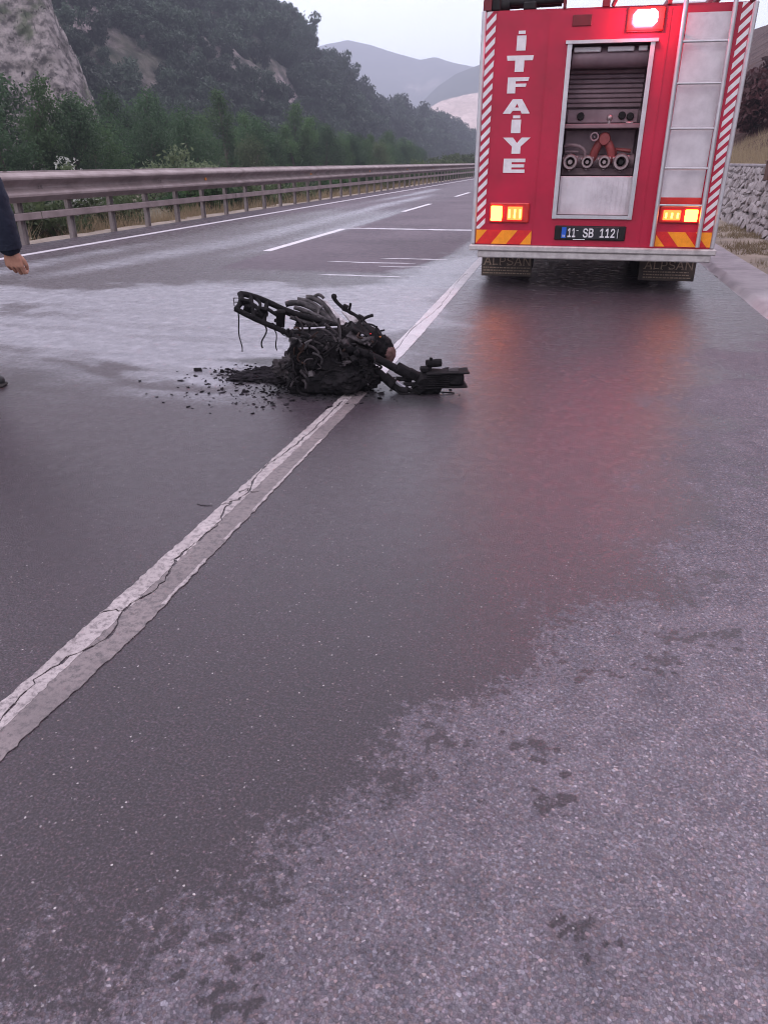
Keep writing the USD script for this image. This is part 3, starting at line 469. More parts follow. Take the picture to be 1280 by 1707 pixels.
def tree_proto(name, label, H, W, m, seed, group, nleaf=6500, lsize=.066, loc=(0, 0, 0), category='tree', low=.16):
    r = np.random.default_rng(seed); t = Thing(name, label, category, loc, group=group)
    lean = r.normal(0, .06, 2) * H
    tr = [tube(spline([(0, 0, -.3), (lean[0] * .3, lean[1] * .3, H * .3), (lean[0], lean[1], H * .72)], 4), np.linspace(.035 * H ** .8, .012 * H ** .8, 9), 7)]
    cs, rs = [], []
    for k in range(15):
        z = H * (low + (1 - low) * ((k + .5) / 15) * .93); f = max(.5, 1 - abs(2 * (z / H) - .95) ** 3)
        an = r.random() * 2 * PI; d = W * .5 * f * r.random() ** .6 * .8
        cs.append((d * math.cos(an) + lean[0] * z / H, d * math.sin(an) + lean[1] * z / H, z)); rs.append(W * (.17 + .13 * r.random()) * (.65 + .5 * f))
        if k % 2 == 0: tr.append(tube([(lean[0] * z / H * .6, lean[1] * z / H * .6, z * .62), cs[-1]], [.014 * H ** .8, .005 * H ** .8], 5))
    t.part('trunk', tr, M['bark'], local=True); t.part('crown', leaves(cs, rs, nleaf, lsize, seed, .85, .35), m, local=True)
    return t
rng = np.random.default_rng(77)
# row of trees behind the guardrail
kinds = [('leafy_tree', 'mid green leafy tree in the row behind the guardrail', 4.9, 3.3, 'leaf_a'), ('leafy_tree', 'dark green leafy tree in the row behind the guardrail', 5.2, 3.0, 'leaf_b'),
         ('leafy_tree', 'tall slim green tree in the row behind the guardrail', 5.6, 2.5, 'leaf_a'), ('leafy_tree', 'olive green spreading tree in the row behind the guardrail', 4.4, 3.6, 'leaf_c'), ('leafy_tree', 'broad dark tree in the row behind the guardrail', 4.8, 3.8, 'leaf_b')]
G_TREE = 'trees in a row behind the guardrail'
protos = []
spots = []
for i in range(88):
    v = 14 + i * 1.75 + (i * .012) ** 2 * 40; spots.append((-21 - rng.random() * 2.2 - .015 * v, v + rng.normal(0, .5), .80 + .2 * rng.random()))
for i in range(170):
    v = 18 + i * 3.2 + (i * .02) ** 2 * 60; spots.append((-26 - rng.random() * 4, v + rng.normal(0, .8), .95 + .35 * rng.random()))
for i, (u, v, s) in enumerate(spots):
    p = rd(u, v, -1.0); k = int(rng.choice(5, p=[.3, .26, .16, .1, .18])) if i >= 5 else i
    if i < 5:
        nm, lb, Hh, Ww, mm = kinds[k]; protos.append(tree_proto(nm, lb, Hh, Ww, M[mm], 100 + k, G_TREE, loc=p).path)
    else:
        copy_of(protos[k], 'leafy_tree', p, rng.random() * 6.28, (s * (.92 + .2 * rng.random()), s, s * (.9 + .2 * rng.random())), kinds[k][1], 'tree', G_TREE)
# shrubs between guardrail and trees
def shrub_proto(name, label, H, W, m, seed, group, loc, n=900, ls=.05, m2=None):
    r = np.random.default_rng(seed); t = Thing(name, label, 'shrub', loc, group=group)
    cs = [(r.normal(0, W * .24), r.normal(0, W * .24), H * (.3 + .55 * r.random())) for _ in range(9)]
    t.part('stem', [tube([(0, 0, -.05), (c[0] * .5, c[1] * .5, c[2] * .6), c], [.018, .011, .005], 5) for c in cs], M['bark'], local=True)
    t.part('crown', leaves(cs, [W * (.18 + .1 * r.random()) for _ in cs], n, ls, seed, .8, .3), m, local=True)
    if m2 is not None: t.part('blossom', leaves([(c[0], c[1], c[2] + .05) for c in cs], [W * .24 for _ in cs], n // 2, ls * .9, seed + 1, .8, .8), m2, local=True)
    return t
shrub_proto('flowering_shrub', 'whitish flowering shrub peeping over the guardrail nearest the person', 1.55, 1.1, M['leaf_pale'], 5, None, rd(-10.55, 15.4, -.15), 1300, .045, M['blossom'])
shrub_proto('pale_shrub', 'largest pale green shrub rising above the guardrail', 1.85, 1.9, M['leaf_pale'], 6, None, rd(-10.9, 20.5, -.2), 2300, .055)
shrub_proto('pale_shrub', 'smaller pale green shrub right of the largest one, above the guardrail', 1.6, 1.5, M['leaf_pale'], 7, None, rd(-11.2, 23.2, -.2), 1700, .055)
SK = [('low_shrub', 'low dark green shrub behind the guardrail posts', .95, 1.0, 'leaf_b'), ('low_shrub', 'low olive shrub behind the guardrail posts', .8, 1.1, 'leaf_c'), ('low_shrub', 'low bright green shrub behind the guardrail posts', .75, .8, 'leaf_a')]
sp = []
for i in range(150):
    v = 7 + i * .42 + (i * .012) ** 2 * 14; u = -10.1 - rng.random() * 2.9; p = rd(u, v, float(np.interp(u, [-14, -11, -9.6], [-.9, -.35, -.06]))); k = int(rng.integers(3)) if i >= 3 else i
    if i < 3: sp.append(shrub_proto(SK[k][0], SK[k][1], SK[k][2], SK[k][3], M[SK[k][4]], 40 + k, 'low shrubs behind the guardrail', p).path)
    else: copy_of(sp[k], 'low_shrub', p, rng.random() * 6.28, .75 + .6 * rng.random(), SK[k][1], 'shrub', 'low shrubs behind the guardrail')
mid = []
for i, (u, v, s) in enumerate([(-13.5, 58, 1.2), (-13, 66, 1.1), (-14, 74, 1.3), (-13, 84, 1.3), (-15, 95, 1.6), (-14, 108, 1.8), (-16, 120, 1.9), (-15, 50, 1.0)]):
    p = rd(u, v, -.6); lb = 'rounded pale olive bush beyond the guardrail, far along the road'
    if i == 0: mid.append(shrub_proto('roadside_bush', lb, 2.0, 2.4, M['leaf_c'], 60, 'pale bushes far along the guardrail', p, 1500, .08).path)
    else: copy_of(mid[0], 'roadside_bush', p, i * 1.3, s, lb, 'shrub', 'pale bushes far along the guardrail')

# scrub on the hill: instanced clumps
def scrub_mesh(seed, n=800, ls=.21):
    r = np.random.default_rng(seed); cs = [(r.normal(0, .8), r.normal(0, .8), .5 + 1.7 * r.random()) for _ in range(7)]
    return cat([leaves(cs, [.55 + .4 * r.random() for _ in cs], n, ls, seed, .9, .4), tube([(0, 0, -1), (0, 0, 1.2)], [.12, .08], 5)])
def instancer(name, meshes, m, pts, scales, rots, idx, label=None, cat_=None, pname='shrub'):
    p = numbered('/World', name); pi = UsdGeom.PointInstancer.Define(stage, p)
    ps = []
    for mm in meshes: ps.append(Sdf.Path(child(p, pname, mm, m)))
    pi.CreatePrototypesRel().SetTargets(ps)
    pi.CreatePositionsAttr(Vt.Vec3fArray.FromNumpy(np.asarray(pts, np.float32))); pi.CreateScalesAttr(Vt.Vec3fArray.FromNumpy(np.asarray(scales, np.float32)))
    pi.CreateProtoIndicesAttr(Vt.IntArray.FromNumpy(np.asarray(idx, np.int32)))
    a = np.asarray(rots) / 2; pi.CreateOrientationsAttr(Vt.QuathArray([Gf.Quath(float(math.cos(x)), 0, 0, float(math.sin(x))) for x in a]))
    data(pi.GetPrim(), label, cat_, kind='stuff'); return p
nt_, nx_ = HV.shape[:2]
front = np.nonzero(HT < .06)[0]
npts = 5200
ii = rng.integers(front[0] + 4, front[-1], npts * 2); jj = rng.integers(0, nx_ - 1, npts * 2); fu, fv = rng.random(npts * 2)[:, None], rng.random(npts * 2)[:, None]
pp = HV[ii, jj] * (1 - fu) * (1 - fv) + HV[ii + 1, jj] * fu * (1 - fv) + HV[ii, jj + 1] * (1 - fu) * fv + HV[ii + 1, jj + 1] * fu * fv
dens = fbm(pp * .035, 4, 21); keep = rng.random(len(pp)) < sstep(dens, .45, .60) * .94 + .06
pp = pp[keep][:npts]; sc = (.65 + 1.0 * rng.random(len(pp))) * np.clip(np.hypot(pp[:, 0], pp[:, 1]) / 190, .85, 1.7)
instancer('hill_scrub', [scrub_mesh(s) for s in range(5)], M['scrub'], pp, np.c_[sc, sc, sc * (.8 + .5 * rng.random(len(pp)))], rng.random(len(pp)) * 6.28, rng.integers(0, 5, len(pp)), 'dense dark scrub and small oaks covering the rocky left hillside', 'scrub')
# pines one can tell apart along the skyline of the hill
G_P = 'trees along the skyline of the left hill'
crest = HV[int(np.argmin(np.abs(HT)))]; pr = None
cr_s = [(0.415, 1.25), (.428, 1.0), (.444, 1.35), (.452, .9), (.468, 1.2), (.480, 1.0), (.492, 1.3), (.505, 1.1), (.517, 1.3), (.528, 1.0), (.541, 1.2), (.556, .9), (.57, 1.1), (.59, 1.0), (.61, .9), (.64, 1.0), (.67, .9), (.7, 1.0), (.74, 1.1), (.78, 1.1)]
for i, (f, s) in enumerate(cr_s):
    p = crest[int(f * (nx_ - 1))] + [0, 0, -.6]; lb = 'dark pine standing on the skyline of the rocky left hill'
    if i == 0: pr = tree_proto('skyline_pine', lb, 5.6, 4.2, M['scrub'], 300, G_P, 3600, .17, p, low=.3).path
    else: copy_of(pr, 'skyline_pine', p, i * 2.1, (s * (.8 + .4 * rng.random()), s * .9, s), lb, 'tree', G_P)
# shrubs on the right bank
bs = None
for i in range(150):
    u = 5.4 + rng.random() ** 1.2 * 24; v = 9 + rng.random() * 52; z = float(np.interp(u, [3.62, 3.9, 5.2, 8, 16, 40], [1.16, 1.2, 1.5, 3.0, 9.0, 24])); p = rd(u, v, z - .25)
    lb = 'bush on the bank above the stone wall with red flare painted into its colour'
    if bs is None: bs = shrub_proto('bank_bush', lb, 1.5, 1.7, M['flare_red'], 71, 'flare reddened bushes on the right bank', p, 1200, .10).path
    else: copy_of(bs, 'bank_bush', p, rng.random() * 6.28, .7 + .9 * rng.random(), lb, 'shrub', 'flare reddened bushes on the right bank')
# dry grass
def blades(x, y, z, h, seed):
    r = np.random.default_rng(seed); n = len(x); a = r.random(n) * 6.28; w = .004 + .006 * r.random(n); l = r.normal(0, .35, (n, 2)) * h[:, None]
    b0 = np.c_[x - w * np.cos(a), y - w * np.sin(a), z]; b1 = np.c_[x + w * np.cos(a), y + w * np.sin(a), z]; t = np.c_[x + l[:, 0], y + l[:, 1], z + h]
    V = np.stack([b0, b1, t], 1).reshape(-1, 3); return trimesh.Trimesh(V, np.arange(3 * n).reshape(-1, 3), process=False)
r = np.random.default_rng(5); n = 26000
u = 2.42 + 1.1 * r.random(n) ** .8; v = 5 + 24 * r.random(n) ** 1.2; kp = fbm(np.c_[u * 2, v * 1.2, u * 0], 3, 4) > .40; u, v = u[kp], v[kp]
q = rd(u, v); zz = np.interp(u, [2.3, 2.45, 3.0, 3.6], [-.02, .01, .03, .05])
top('dry_grass', blades(q[:, 0], q[:, 1], zz - .03, .035 + .10 * r.random(len(u)), 6), M['straw'], 'straw coloured dry grass between the gutter and the stone wall', 'grass', kind='stuff')
n = 12000; u = 3.7 + 2.6 * r.random(n) ** 1.4; v = 9 + 24 * r.random(n); q = rd(u, v)
top('dry_grass', blades(q[:, 0], q[:, 1], bankz(u, v) - .04, .08 + .3 * r.random(n), 7), M['straw'], 'straw coloured dry grass on top of the stone wall', 'grass', kind='stuff')
n = 30000; u = -9.35 - 2.6 * r.random(n) ** 1.2; v = 6 + 50 * r.random(n) ** 1.3; kp = fbm(np.c_[u * 1.2, v * 1.2, u * 0], 3, 14) > .42; u, v = u[kp], v[kp]; q = rd(u, v)
top('dry_grass', blades(q[:, 0], q[:, 1], np.interp(u, [-14, -11, -9.6, -9.2], [-.9, -.35, -.06, -.02]) - .05, .1 + .38 * r.random(len(u)), 8), M['straw'], 'tufts of dry grass behind the guardrail posts', 'grass', kind='stuff')

# ---------------------------------------------------------------- stone retaining wall
wall = Thing('stone_wall', 'rough pale stone retaining wall on the right beside the truck', 'wall', rd(3.3, 4, 0))
def wx(v, z): return 3.30 + bend(v) + .26 * z
vv2 = np.array([3.0, 60.0]); prof = [(.02, -.1), (.02, 1.15), (.34, 1.15), (.34, -.1)]
Vw = []
for v in (3.0, 60.0):
    for dx, z in prof: Vw.append((wx(v, max(z, 0)) * 1 + dx if dx < .1 else wx(v, 1.15) + dx, v, z))
Vw = np.array(Vw); wall.part('core', (Vw, quads([(0, 1, 5, 4), (1, 2, 6, 5), (2, 3, 7, 6), (0, 3, 2, 1), (4, 5, 6, 7)])), M['mortar'])
r = np.random.default_rng(31); big, small = [], []
z = .02
while z < 1.10:
    hh = .09 + .10 * r.random(); v = 3.0 + r.random() * .2
    if z + hh > 1.10: hh = 1.16 - z
    while v < 45:
        ww = .10 + .26 * r.random(); a0, a1 = v + .012, v + ww - .012
        qv = r.uniform(-1, 1, (22, 3)); qv = qv / np.abs(qv).max(1, keepdims=True) * r.uniform(.78, 1., (22, 1)); m = trimesh.convex.convex_hull(qv); vq = m.vertices
        zc, vc = z + hh / 2 + r.normal(0, .022), (a0 + a1) / 2; hs = hh * r.uniform(.8, 1.35)
        V = np.c_[wx(vc, zc) + .01 + vq[:, 0] * (.038 + .02 * r.random()) + .26 * vq[:, 2] * hh / 2, vc + vq[:, 1] * (a1 - a0) / 2, zc + vq[:, 2] * (hs / 2 - .006) + vq[:, 1] * r.normal(0, .02)]
        (big if 10.2 < v < 18.2 and len(big) < 300 else small).append(trimesh.Trimesh(V, m.faces, process=False)); v += ww
    z += hh
for m in big: wall.part('stone', m, M['stone'])
wall.part('stonework', small, M['stone'], kind='stuff')
wall.part('coping', [bx(wx(v, 1.15) - .02, wx(v, 1.15) + .36, v, v + .97, 1.15, 1.205, .012) for v in np.arange(3, 45, 1.)], M['concrete'])
bo = Thing('junction_box', 'small brown metal box fixed at the top of the stone wall', 'box', (3.5, 15.9, 1.0))
x0 = wx(16, .95)
bo.part('case', bx(x0 - .16, x0 + .26, 15.75, 16.05, .94, 1.25, .012), M['brown_box']); bo.part('lid', bx(x0 - .18, x0 + .28, 15.73, 16.07, 1.25, 1.272, .006), M['brown_box']); bo.part('door', bx(x0 - .13, x0 + .23, 15.738, 15.752, .97, 1.22, .005), M['brown_box'])
far = Thing('distant_house', 'tiny white house at the foot of the quarry slope beside the truck', 'house', rd(-80, 520, 8))
far.part('wall', bx(-76, -66, 520, 530, 6, 14), M['far_wall']); far.part('roof', trimesh.convex.convex_hull(np.array([(-76.5, 519.5, 14), (-65.5, 519.5, 14), (-76.5, 530.5, 14), (-65.5, 530.5, 14), (-71, 519.5, 16.5), (-71, 530.5, 16.5)])), M['far_roof'])

# ---------------------------------------------------------------- guardrail
gr = Thing('guardrail', 'double sided grey steel guardrail with double wave beam along the left edge', 'guardrail', rd(-8.7, 0, 0))
WP = [(-.03, 1.07), (-.02, 1.09), (.02, 1.088), (.125, 1.035), (.138, 1.01), (.135, .985), (.02, .905), (.008, .875), (.015, .845), (.125, .79), (.138, .765), (.135, .735), (.02, .648), (-.02, .64), (-.03, .655)]
def beam(prof, u0, v0, v1, sgn=1, th=.006):
    a = np.array(prof, float); inn = a - [th, 0]; loop = np.r_[a, inn[::-1]]; n = len(loop); st = np.linspace(v0, v1, 2 if v1 - v0 < 6 else 6); V = []
    for v in st: V.append(rd(u0 + sgn * loop[:, 0], v, loop[:, 1]))
    V = np.vstack(V); Fq = [(k * n + i, k * n + (i + 1) % n, (k + 1) * n + (i + 1) % n, (k + 1) * n + i) for k in range(len(st) - 1) for i in range(n)]
    e = len(st) - 1
    caps = [(i, n - 1 - i, n - 2 - i, i + 1) for i in range(n // 2 - 1)] + [(e * n + i, e * n + i + 1, e * n + n - 2 - i, e * n + n - 1 - i) for i in range(n // 2 - 1)]
    return trimesh.Trimesh(V, quads(Fq + caps), process=False)
LP = [(0, .372), (.05, .372), (.065, .385), (.065, .478), (.05, .49), (0, .49)]
pv = 1.33
for k in range(28):
    v0 = -4.2 + k * 4.0; e = .004 * (k % 2)
    pth = gr.part('wave_beam', beam([(x + e, z) for x, z in WP], -8.72, v0, v0 + 4.16), M['steel'])
    bolts = [lathe([(0, .012), (.010, .010), (.016, 0), (0, -.002)], (1, 0, 0), rd(-8.72 + .027 + e, v0 + d, zz), 8) for d in (.06, .14) for zz in (.85, .88)]
    gr.part('bolt', bolts, M['post'], parent=pth, label='splice bolts')
for k in range(14): gr.part('lower_rail', beam(LP, -8.745, -4.2 + 8 * k, -4.2 + 8 * k + 7.98), M['steel'])
gr.part('wave_beam', beam(WP, -8.72, 107.9, 200), M['steel'])
for k in range(28):
    v0 = -4.2 + k * 4.0; gr.part('rear_beam', beam([(x, z + .015) for x, z in WP], -9.30, v0, v0 + 4.1, -1), M['steel'])
gr.part('rear_beam', beam(WP, -9.30, 107.9, 200, -1), M['steel'])
def ipost(u, v):
    P0 = rd(u, v); m = cat([bx(-.065, -.059, -.035, .035, -.1, 1.02), bx(.059, .065, -.035, .035, -.1, 1.02), bx(-.059, .059, -.004, .004, -.1, 1.02)])
    m.apply_transform(trimesh.transformations.rotation_matrix(PI / 2, [0, 0, 1])); m.apply_translation(P0); return m
for k in range(72):
    v = -1.9 + k * pv
    gr.part('post', ipost(-8.80, v), M['post'])
    if k % 2 == 0 : gr.part('rear_spacer', bx(*(lambda p: (p[0] - .24, p[0] - .02, p[1] - .05, p[1] + .05))(rd(-9.03, v)), .80, .93), M['post'])
    gr.part('spacer', bx(*(lambda p: (p[0] - .02, p[0] + .05, p[1] - .05, p[1] + .05))(rd(-8.77, v)), .80, .93), M['post'])
gr.part('reflector', [bx(*(lambda p: (p[0], p[0] + .01, p[1] - .04, p[1] + .04))(rd(-8.686, v)), .84, .90) for v in np.arange(2.1, 60, 8)], M['orange'])

# ---------------------------------------------------------------- fire truck
T = Thing('fire_truck', 'red fire engine seen from behind with lit tail lamps and hazard stripes', 'fire truck', (.39, 8.3, 0))
YB = 8.30; XL, XR, ZB, ZT = -.83, 1.61, .455, 2.535
opening = sbox(.02, .75, .765, 2.25); ladpan = sbox(1.025, .93, 1.405, 2.46)
back = sbox(XL + .045, ZB, XR - .045, ZT - .02).difference(opening)
T.part('rear_panel', plate(back, YB + .03, .03), M['red'])
T.part('body', cat([bx(XL + .01, XR - .01, YB + .033, YB + .05, ZB, .75), bx(XL + .01, XR - .01, YB + .033, YB + .05, 2.25, ZT), bx(XL + .01, .02, YB + .033, YB + .05, .75, 2.25), bx(.765, XR - .01, YB + .033, YB + .05, .75, 2.25),
                    bx(XL + .01, XL + .04, YB + .05, 12.5, ZB, ZT), bx(XR - .04, XR - .01, YB + .05, 12.5, ZB, ZT), bx(XL + .04, XR - .04, 12.46, 12.5, ZB, ZT), bx(XL + .04, XR - .04, YB + .05, 12.46, ZT - .04, ZT), bx(XL + .04, XR - .04, YB + .05, 12.46, ZB, ZB + .04)]), M['red'])
for x0, x1 in ((XL, XL + .043), (XR - .043, XR)): T.part('corner_profile', bx(x0, x1, YB - .012, YB + .06, ZB, ZT, .01), M['alu'])
for x in (-.69, -.20, .88): T.part('panel_seam', bx(x - .004, x + .004, YB - .004, YB + .001, ZB, ZT - .03), M['red'])
# hatched strips
def hatch(x0, x1, z0, z1, pitch, th, name):
    band = sbox(x0, z0, x1, z1); z = z0 - (x1 - x0) - .05
    while z < z1:
        s = Polygon([(x0 - .01, z), (x1 + .01, z + (x1 - x0) * 1.0 + .02), (x1 + .01, z + (x1 - x0) + .02 + th), (x0 - .01, z + th)]).intersection(band)
        if s.area > 2e-4: T.part(name, plate(s, YB, .003), M['white'])
        z += pitch
hatch(XL + .047, XL + .135, .61, 2.525, .0945, .05, 'white_stripe'); hatch(XR - .135, XR - .047, .625, 2.525, .0945, .05, 'white_stripe')
T.part('stripe_border', bx(XL + .136, XL + .142, YB - .002, YB, .61, 2.52), M['red_dark'])
def chev(x0, x1, z0, z1, cuts, sl):
    b = sbox(x0, z0, x1, z1); p = T.part('chevron_plate', plate(b, YB - .001, .006), M['chev_red'])
    for a, w in cuts:
        s = Polygon([(a, z0 - .01), (a + w, z0 - .01), (a + w + sl, z1 + .01), (a + sl, z1 + .01)]).intersection(b)
        if s.area > 1e-4: T.part('chevron_stripe', plate(s, YB - .007, .002), M['orange'], parent=p)
chev(-.78, -.205, .463, .60, [(-.95, .16), (-.63, .16), (-.325, .2)], .13)
chev(1.035, 1.565, .47, .61, [(1.02, .12), (1.27, .17), (1.54, .16)], -.14)
# letters
def letters(ch, x0, x1, z0, z1):
    w, h = x1 - x0, z1 - z0; B = lambda a, b, c, d: sbox(x0 + a * w, z0 + b * h, x0 + c * w, z0 + d * h); Pg = lambda pts: Polygon([(x0 + a * w, z0 + b * h) for a, b in pts])
    if ch == 'İ': s = B(0, 0, 1, .76).union(B(.12, .84, .88, 1))
    if ch == 'T': s = Pg([(0, 1), (1, 1), (.97, .70), (.66, .70), (.66, 0), (.32, 0), (.32, .70), (.03, .70)])
    if ch == 'F': s = Pg([(0, 0), (.38, 0), (.38, .40), (.86, .40), (.88, .60), (.38, .60), (.38, .76), (.96, .76), (1, 1), (0, 1)])
    if ch == 'A': s = Pg([(0, 0), (.34, 1), (.68, 1), (1, 0), (.70, 0), (.65, .2), (.36, .2), (.29, 0)]).difference(Pg([(.44, .42), (.58, .42), (.51, .70)]))
    if ch == 'Y': s = Pg([(0, 1), (.36, 1), (.52, .66), (.68, 1), (1, 1), (.66, .45), (.66, 0), (.34, 0), (.34, .45)])
    if ch == 'E': s = Pg([(0, 0), (1, 0), (1, .24), (.38, .24), (.38, .39), (.96, .39), (.96, .61), (.38, .61), (.38, .76), (1, .76), (1, 1), (0, 1)])
    T.part('letter', plate(s, YB, .004), M['white'], label=f'white letter {ch} of the vertical word İTFAİYE')
for a in [('İ', -.487, -.40, 2.205, 2.365), ('T', -.572, -.318, 2.03, 2.165), ('F', -.55, -.345, 1.85, 1.985), ('A', -.58, -.315, 1.675, 1.80), ('İ', -.487, -.395, 1.505, 1.66), ('Y', -.56, -.29, 1.32, 1.465), ('E', -.54, -.325, 1.145, 1.275)]: letters(*a)
# pump compartment
fr = T.part('compartment_frame', cat([plate(sbox(-.012, .72, .03, 2.268), YB, .02), plate(sbox(.735, .72, .775, 2.268), YB, .02), plate(sbox(-.012, .722, .775, .755), YB - .001, .018), plate(sbox(-.03, 2.245, .80, 2.272), YB - .002, .03)]), M['alu'])
yb = YB + .42
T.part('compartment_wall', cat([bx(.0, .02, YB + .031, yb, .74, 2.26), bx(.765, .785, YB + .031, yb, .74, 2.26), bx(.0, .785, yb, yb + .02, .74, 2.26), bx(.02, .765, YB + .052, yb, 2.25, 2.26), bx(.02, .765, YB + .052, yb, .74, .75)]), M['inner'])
T.part('shutter_roll', lathe([(0, -.35), (.085, -.35), (.085, .35), (0, .35)], (1, 0, 0), (.392, YB + .16, 2.15), 18), M['inner'], smooth=30)
for i, (a, b) in enumerate([(.05, .30), (.36, .60), (.64, .72)]): T.part('light_strip', bx(a, b, YB + .05, YB + .075, 2.185, 2.225, .006), M['white'])  # white strips painted in place of bright reflections along the shutter
T.part('shutter_slat', [bx(.03, .755, yb - .05, yb - .03, 1.74 + k * .042, 1.776 + k * .042, .006) for k in range(9)], M['inner'], label='slatted upper back of the pump compartment')
T.part('gauge_panel', bx(.05, .735, yb - .10, yb - .08, 1.60, 1.72, .006), M['inner'])
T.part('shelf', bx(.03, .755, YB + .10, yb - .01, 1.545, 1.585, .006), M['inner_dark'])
for x, z in ((.18, 1.66), (.58, 1.665), (.66, 1.655)): T.part('gauge', lathe([(0, .02), (.03, .02), (.036, .01), (.036, -.02), (0, -.02)], (0, -1, 0), (x, yb - .105, z), 14), M['black'], smooth=30)
T.part('valve', cat([ball((.455, YB + .12, 1.635), .03, 2), tube([(.455, YB + .12, 1.56), (.455, YB + .12, 1.64)], .018, 10), bx(.61, .68, YB + .1, YB + .15, 1.582, 1.60, .004)]), M['brass'], smooth=40)
T.part('splash_panel', bx(.05, .735, yb - .07, yb - .05, 1.28, 1.54, .006), M['inner'])
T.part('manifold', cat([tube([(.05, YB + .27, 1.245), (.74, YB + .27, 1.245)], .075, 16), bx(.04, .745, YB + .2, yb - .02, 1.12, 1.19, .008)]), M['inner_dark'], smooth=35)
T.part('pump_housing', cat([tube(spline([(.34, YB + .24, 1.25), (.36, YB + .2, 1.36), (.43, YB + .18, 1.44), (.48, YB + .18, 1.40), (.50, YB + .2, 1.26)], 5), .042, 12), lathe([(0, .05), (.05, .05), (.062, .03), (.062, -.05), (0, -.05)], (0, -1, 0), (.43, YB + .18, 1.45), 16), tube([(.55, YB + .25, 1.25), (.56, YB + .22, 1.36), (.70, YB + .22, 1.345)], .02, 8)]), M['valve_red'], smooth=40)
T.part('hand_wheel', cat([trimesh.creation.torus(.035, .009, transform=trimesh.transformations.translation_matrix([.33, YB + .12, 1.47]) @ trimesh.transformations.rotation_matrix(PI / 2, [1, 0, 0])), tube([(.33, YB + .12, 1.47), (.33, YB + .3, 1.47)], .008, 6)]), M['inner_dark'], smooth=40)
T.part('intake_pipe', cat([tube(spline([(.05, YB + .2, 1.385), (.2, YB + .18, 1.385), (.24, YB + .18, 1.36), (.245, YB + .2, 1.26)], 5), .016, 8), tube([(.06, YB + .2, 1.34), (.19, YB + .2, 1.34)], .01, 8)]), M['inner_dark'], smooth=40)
for x, rr in ((.118, .076), (.285, .062), (.45, .062), (.612, .08)):
    o = T.part('outlet', lathe([(rr * .45, -.06), (rr * .95, -.06), (rr, -.04), (rr, .04), (rr * .86, .06), (rr * .62, .06), (rr * .5, .03), (rr * .45, -.06)], (0, -1, 0), (x, YB + .14, 1.245), 22), M['brass'], smooth=35)
    T.part('outlet_cap', lathe([(0, .05), (rr * .28, .05), (rr * .36, .03), (rr * .44, -.03), (0, -.03)], (0, -1, 0), (x, YB + .15, 1.245), 16), M['brass'] if x < .6 else M['black'], parent=o, smooth=35)
    T.part('outlet_lug', [bx(x + rr * math.cos(t) - .012, x + rr * math.cos(t) + .012, YB + .12, YB + .16, 1.245 + rr * math.sin(t) - .012, 1.245 + rr * math.sin(t) + .012, .004) for t in (.6, 2.7, 4.7)], M['brass'], parent=o)
T.part('tread_plate', bx(.035, .752, YB + .06, YB + .075, .755, 1.115, .004), M['alu_panel']); T.part('tread_rib', [bx(.06 + k * .049, .068 + k * .049, YB + .056, YB + .061, .775, 1.10) for k in range(14)], M['alu_panel'])
# plate
pl = T.part('plate_holder', bx(.03, .735, YB - .022, YB, .515, .655, .008), M['black'])
pb = T.part('number_plate', bx(.095, .665, YB - .028, YB - .0225, .53, .645, .002), M['plate_black'], parent=None, label='black number plate reading 11 SB 112')
T.part('blue_band', bx(.10, .145, YB - .0305, YB - .0283, .535, .64), M['plate_blue'], parent=pb)
def txt(s, h, x, z, y, d=.002, bold=True, w=None):
    m = meshkit.text_mesh(s, h, d, bold); v = m.vertices.copy()
    if w: v[:, 0] *= w / (v[:, 0].max())
    return trimesh.Trimesh(np.c_[v[:, 0] + x, y - v[:, 2], v[:, 1] + z], m.faces, process=False)
for s, x, w in (('11', .155, .085), ('SB', .31, .11), ('112', .475, .155)): T.part('plate_character', txt(s, .082, x, .547, YB - .0285, .002, True, w), M['white'], parent=pb, label=f'white characters {s}')
T.part('country_code', txt('TR', .02, .107, .545, YB - .031, .001, True, .03), M['white'], parent=pb)
T.part('plate_dot', bx(.248, .268, YB - .0305, YB - .0283, .605, .612), M['white'], parent=pb); T.part('plate_rim', [bx(.655, .66, YB - .0305, YB - .0283, .54, .63), bx(.22, .34, YB - .0245, YB - .0225, .519, .527)], M['white'], parent=pb)
# ladder
T.part('ladder_panel', plate(ladpan, YB - .001, .005), M['alu_panel'])
lad = T.part('ladder', cat([tube([(x0, YB - .075, .475), (x1, YB - .075, 2.62)], .021, 12) for x0, x1 in ((1.0, .985), (1.435, 1.40))]), M['alu'], smooth=40)
for z in (.86, 1.19, 1.53, 1.90, 2.23): T.part('rung', tube([(1.0 - (z - .5) * .007, YB - .075, z), (1.435 - (z - .5) * .0163, YB - .075, z)], .0105, 10), M['alu'], parent=lad, smooth=40)
T.part('bracket', [tube([(x, YB - .075, z), (x, YB, z)], .012, 8) for x, z in ((.998, .6), (1.43, .6), (.99, 2.3), (1.405, 2.3))], M['alu'], parent=lad)
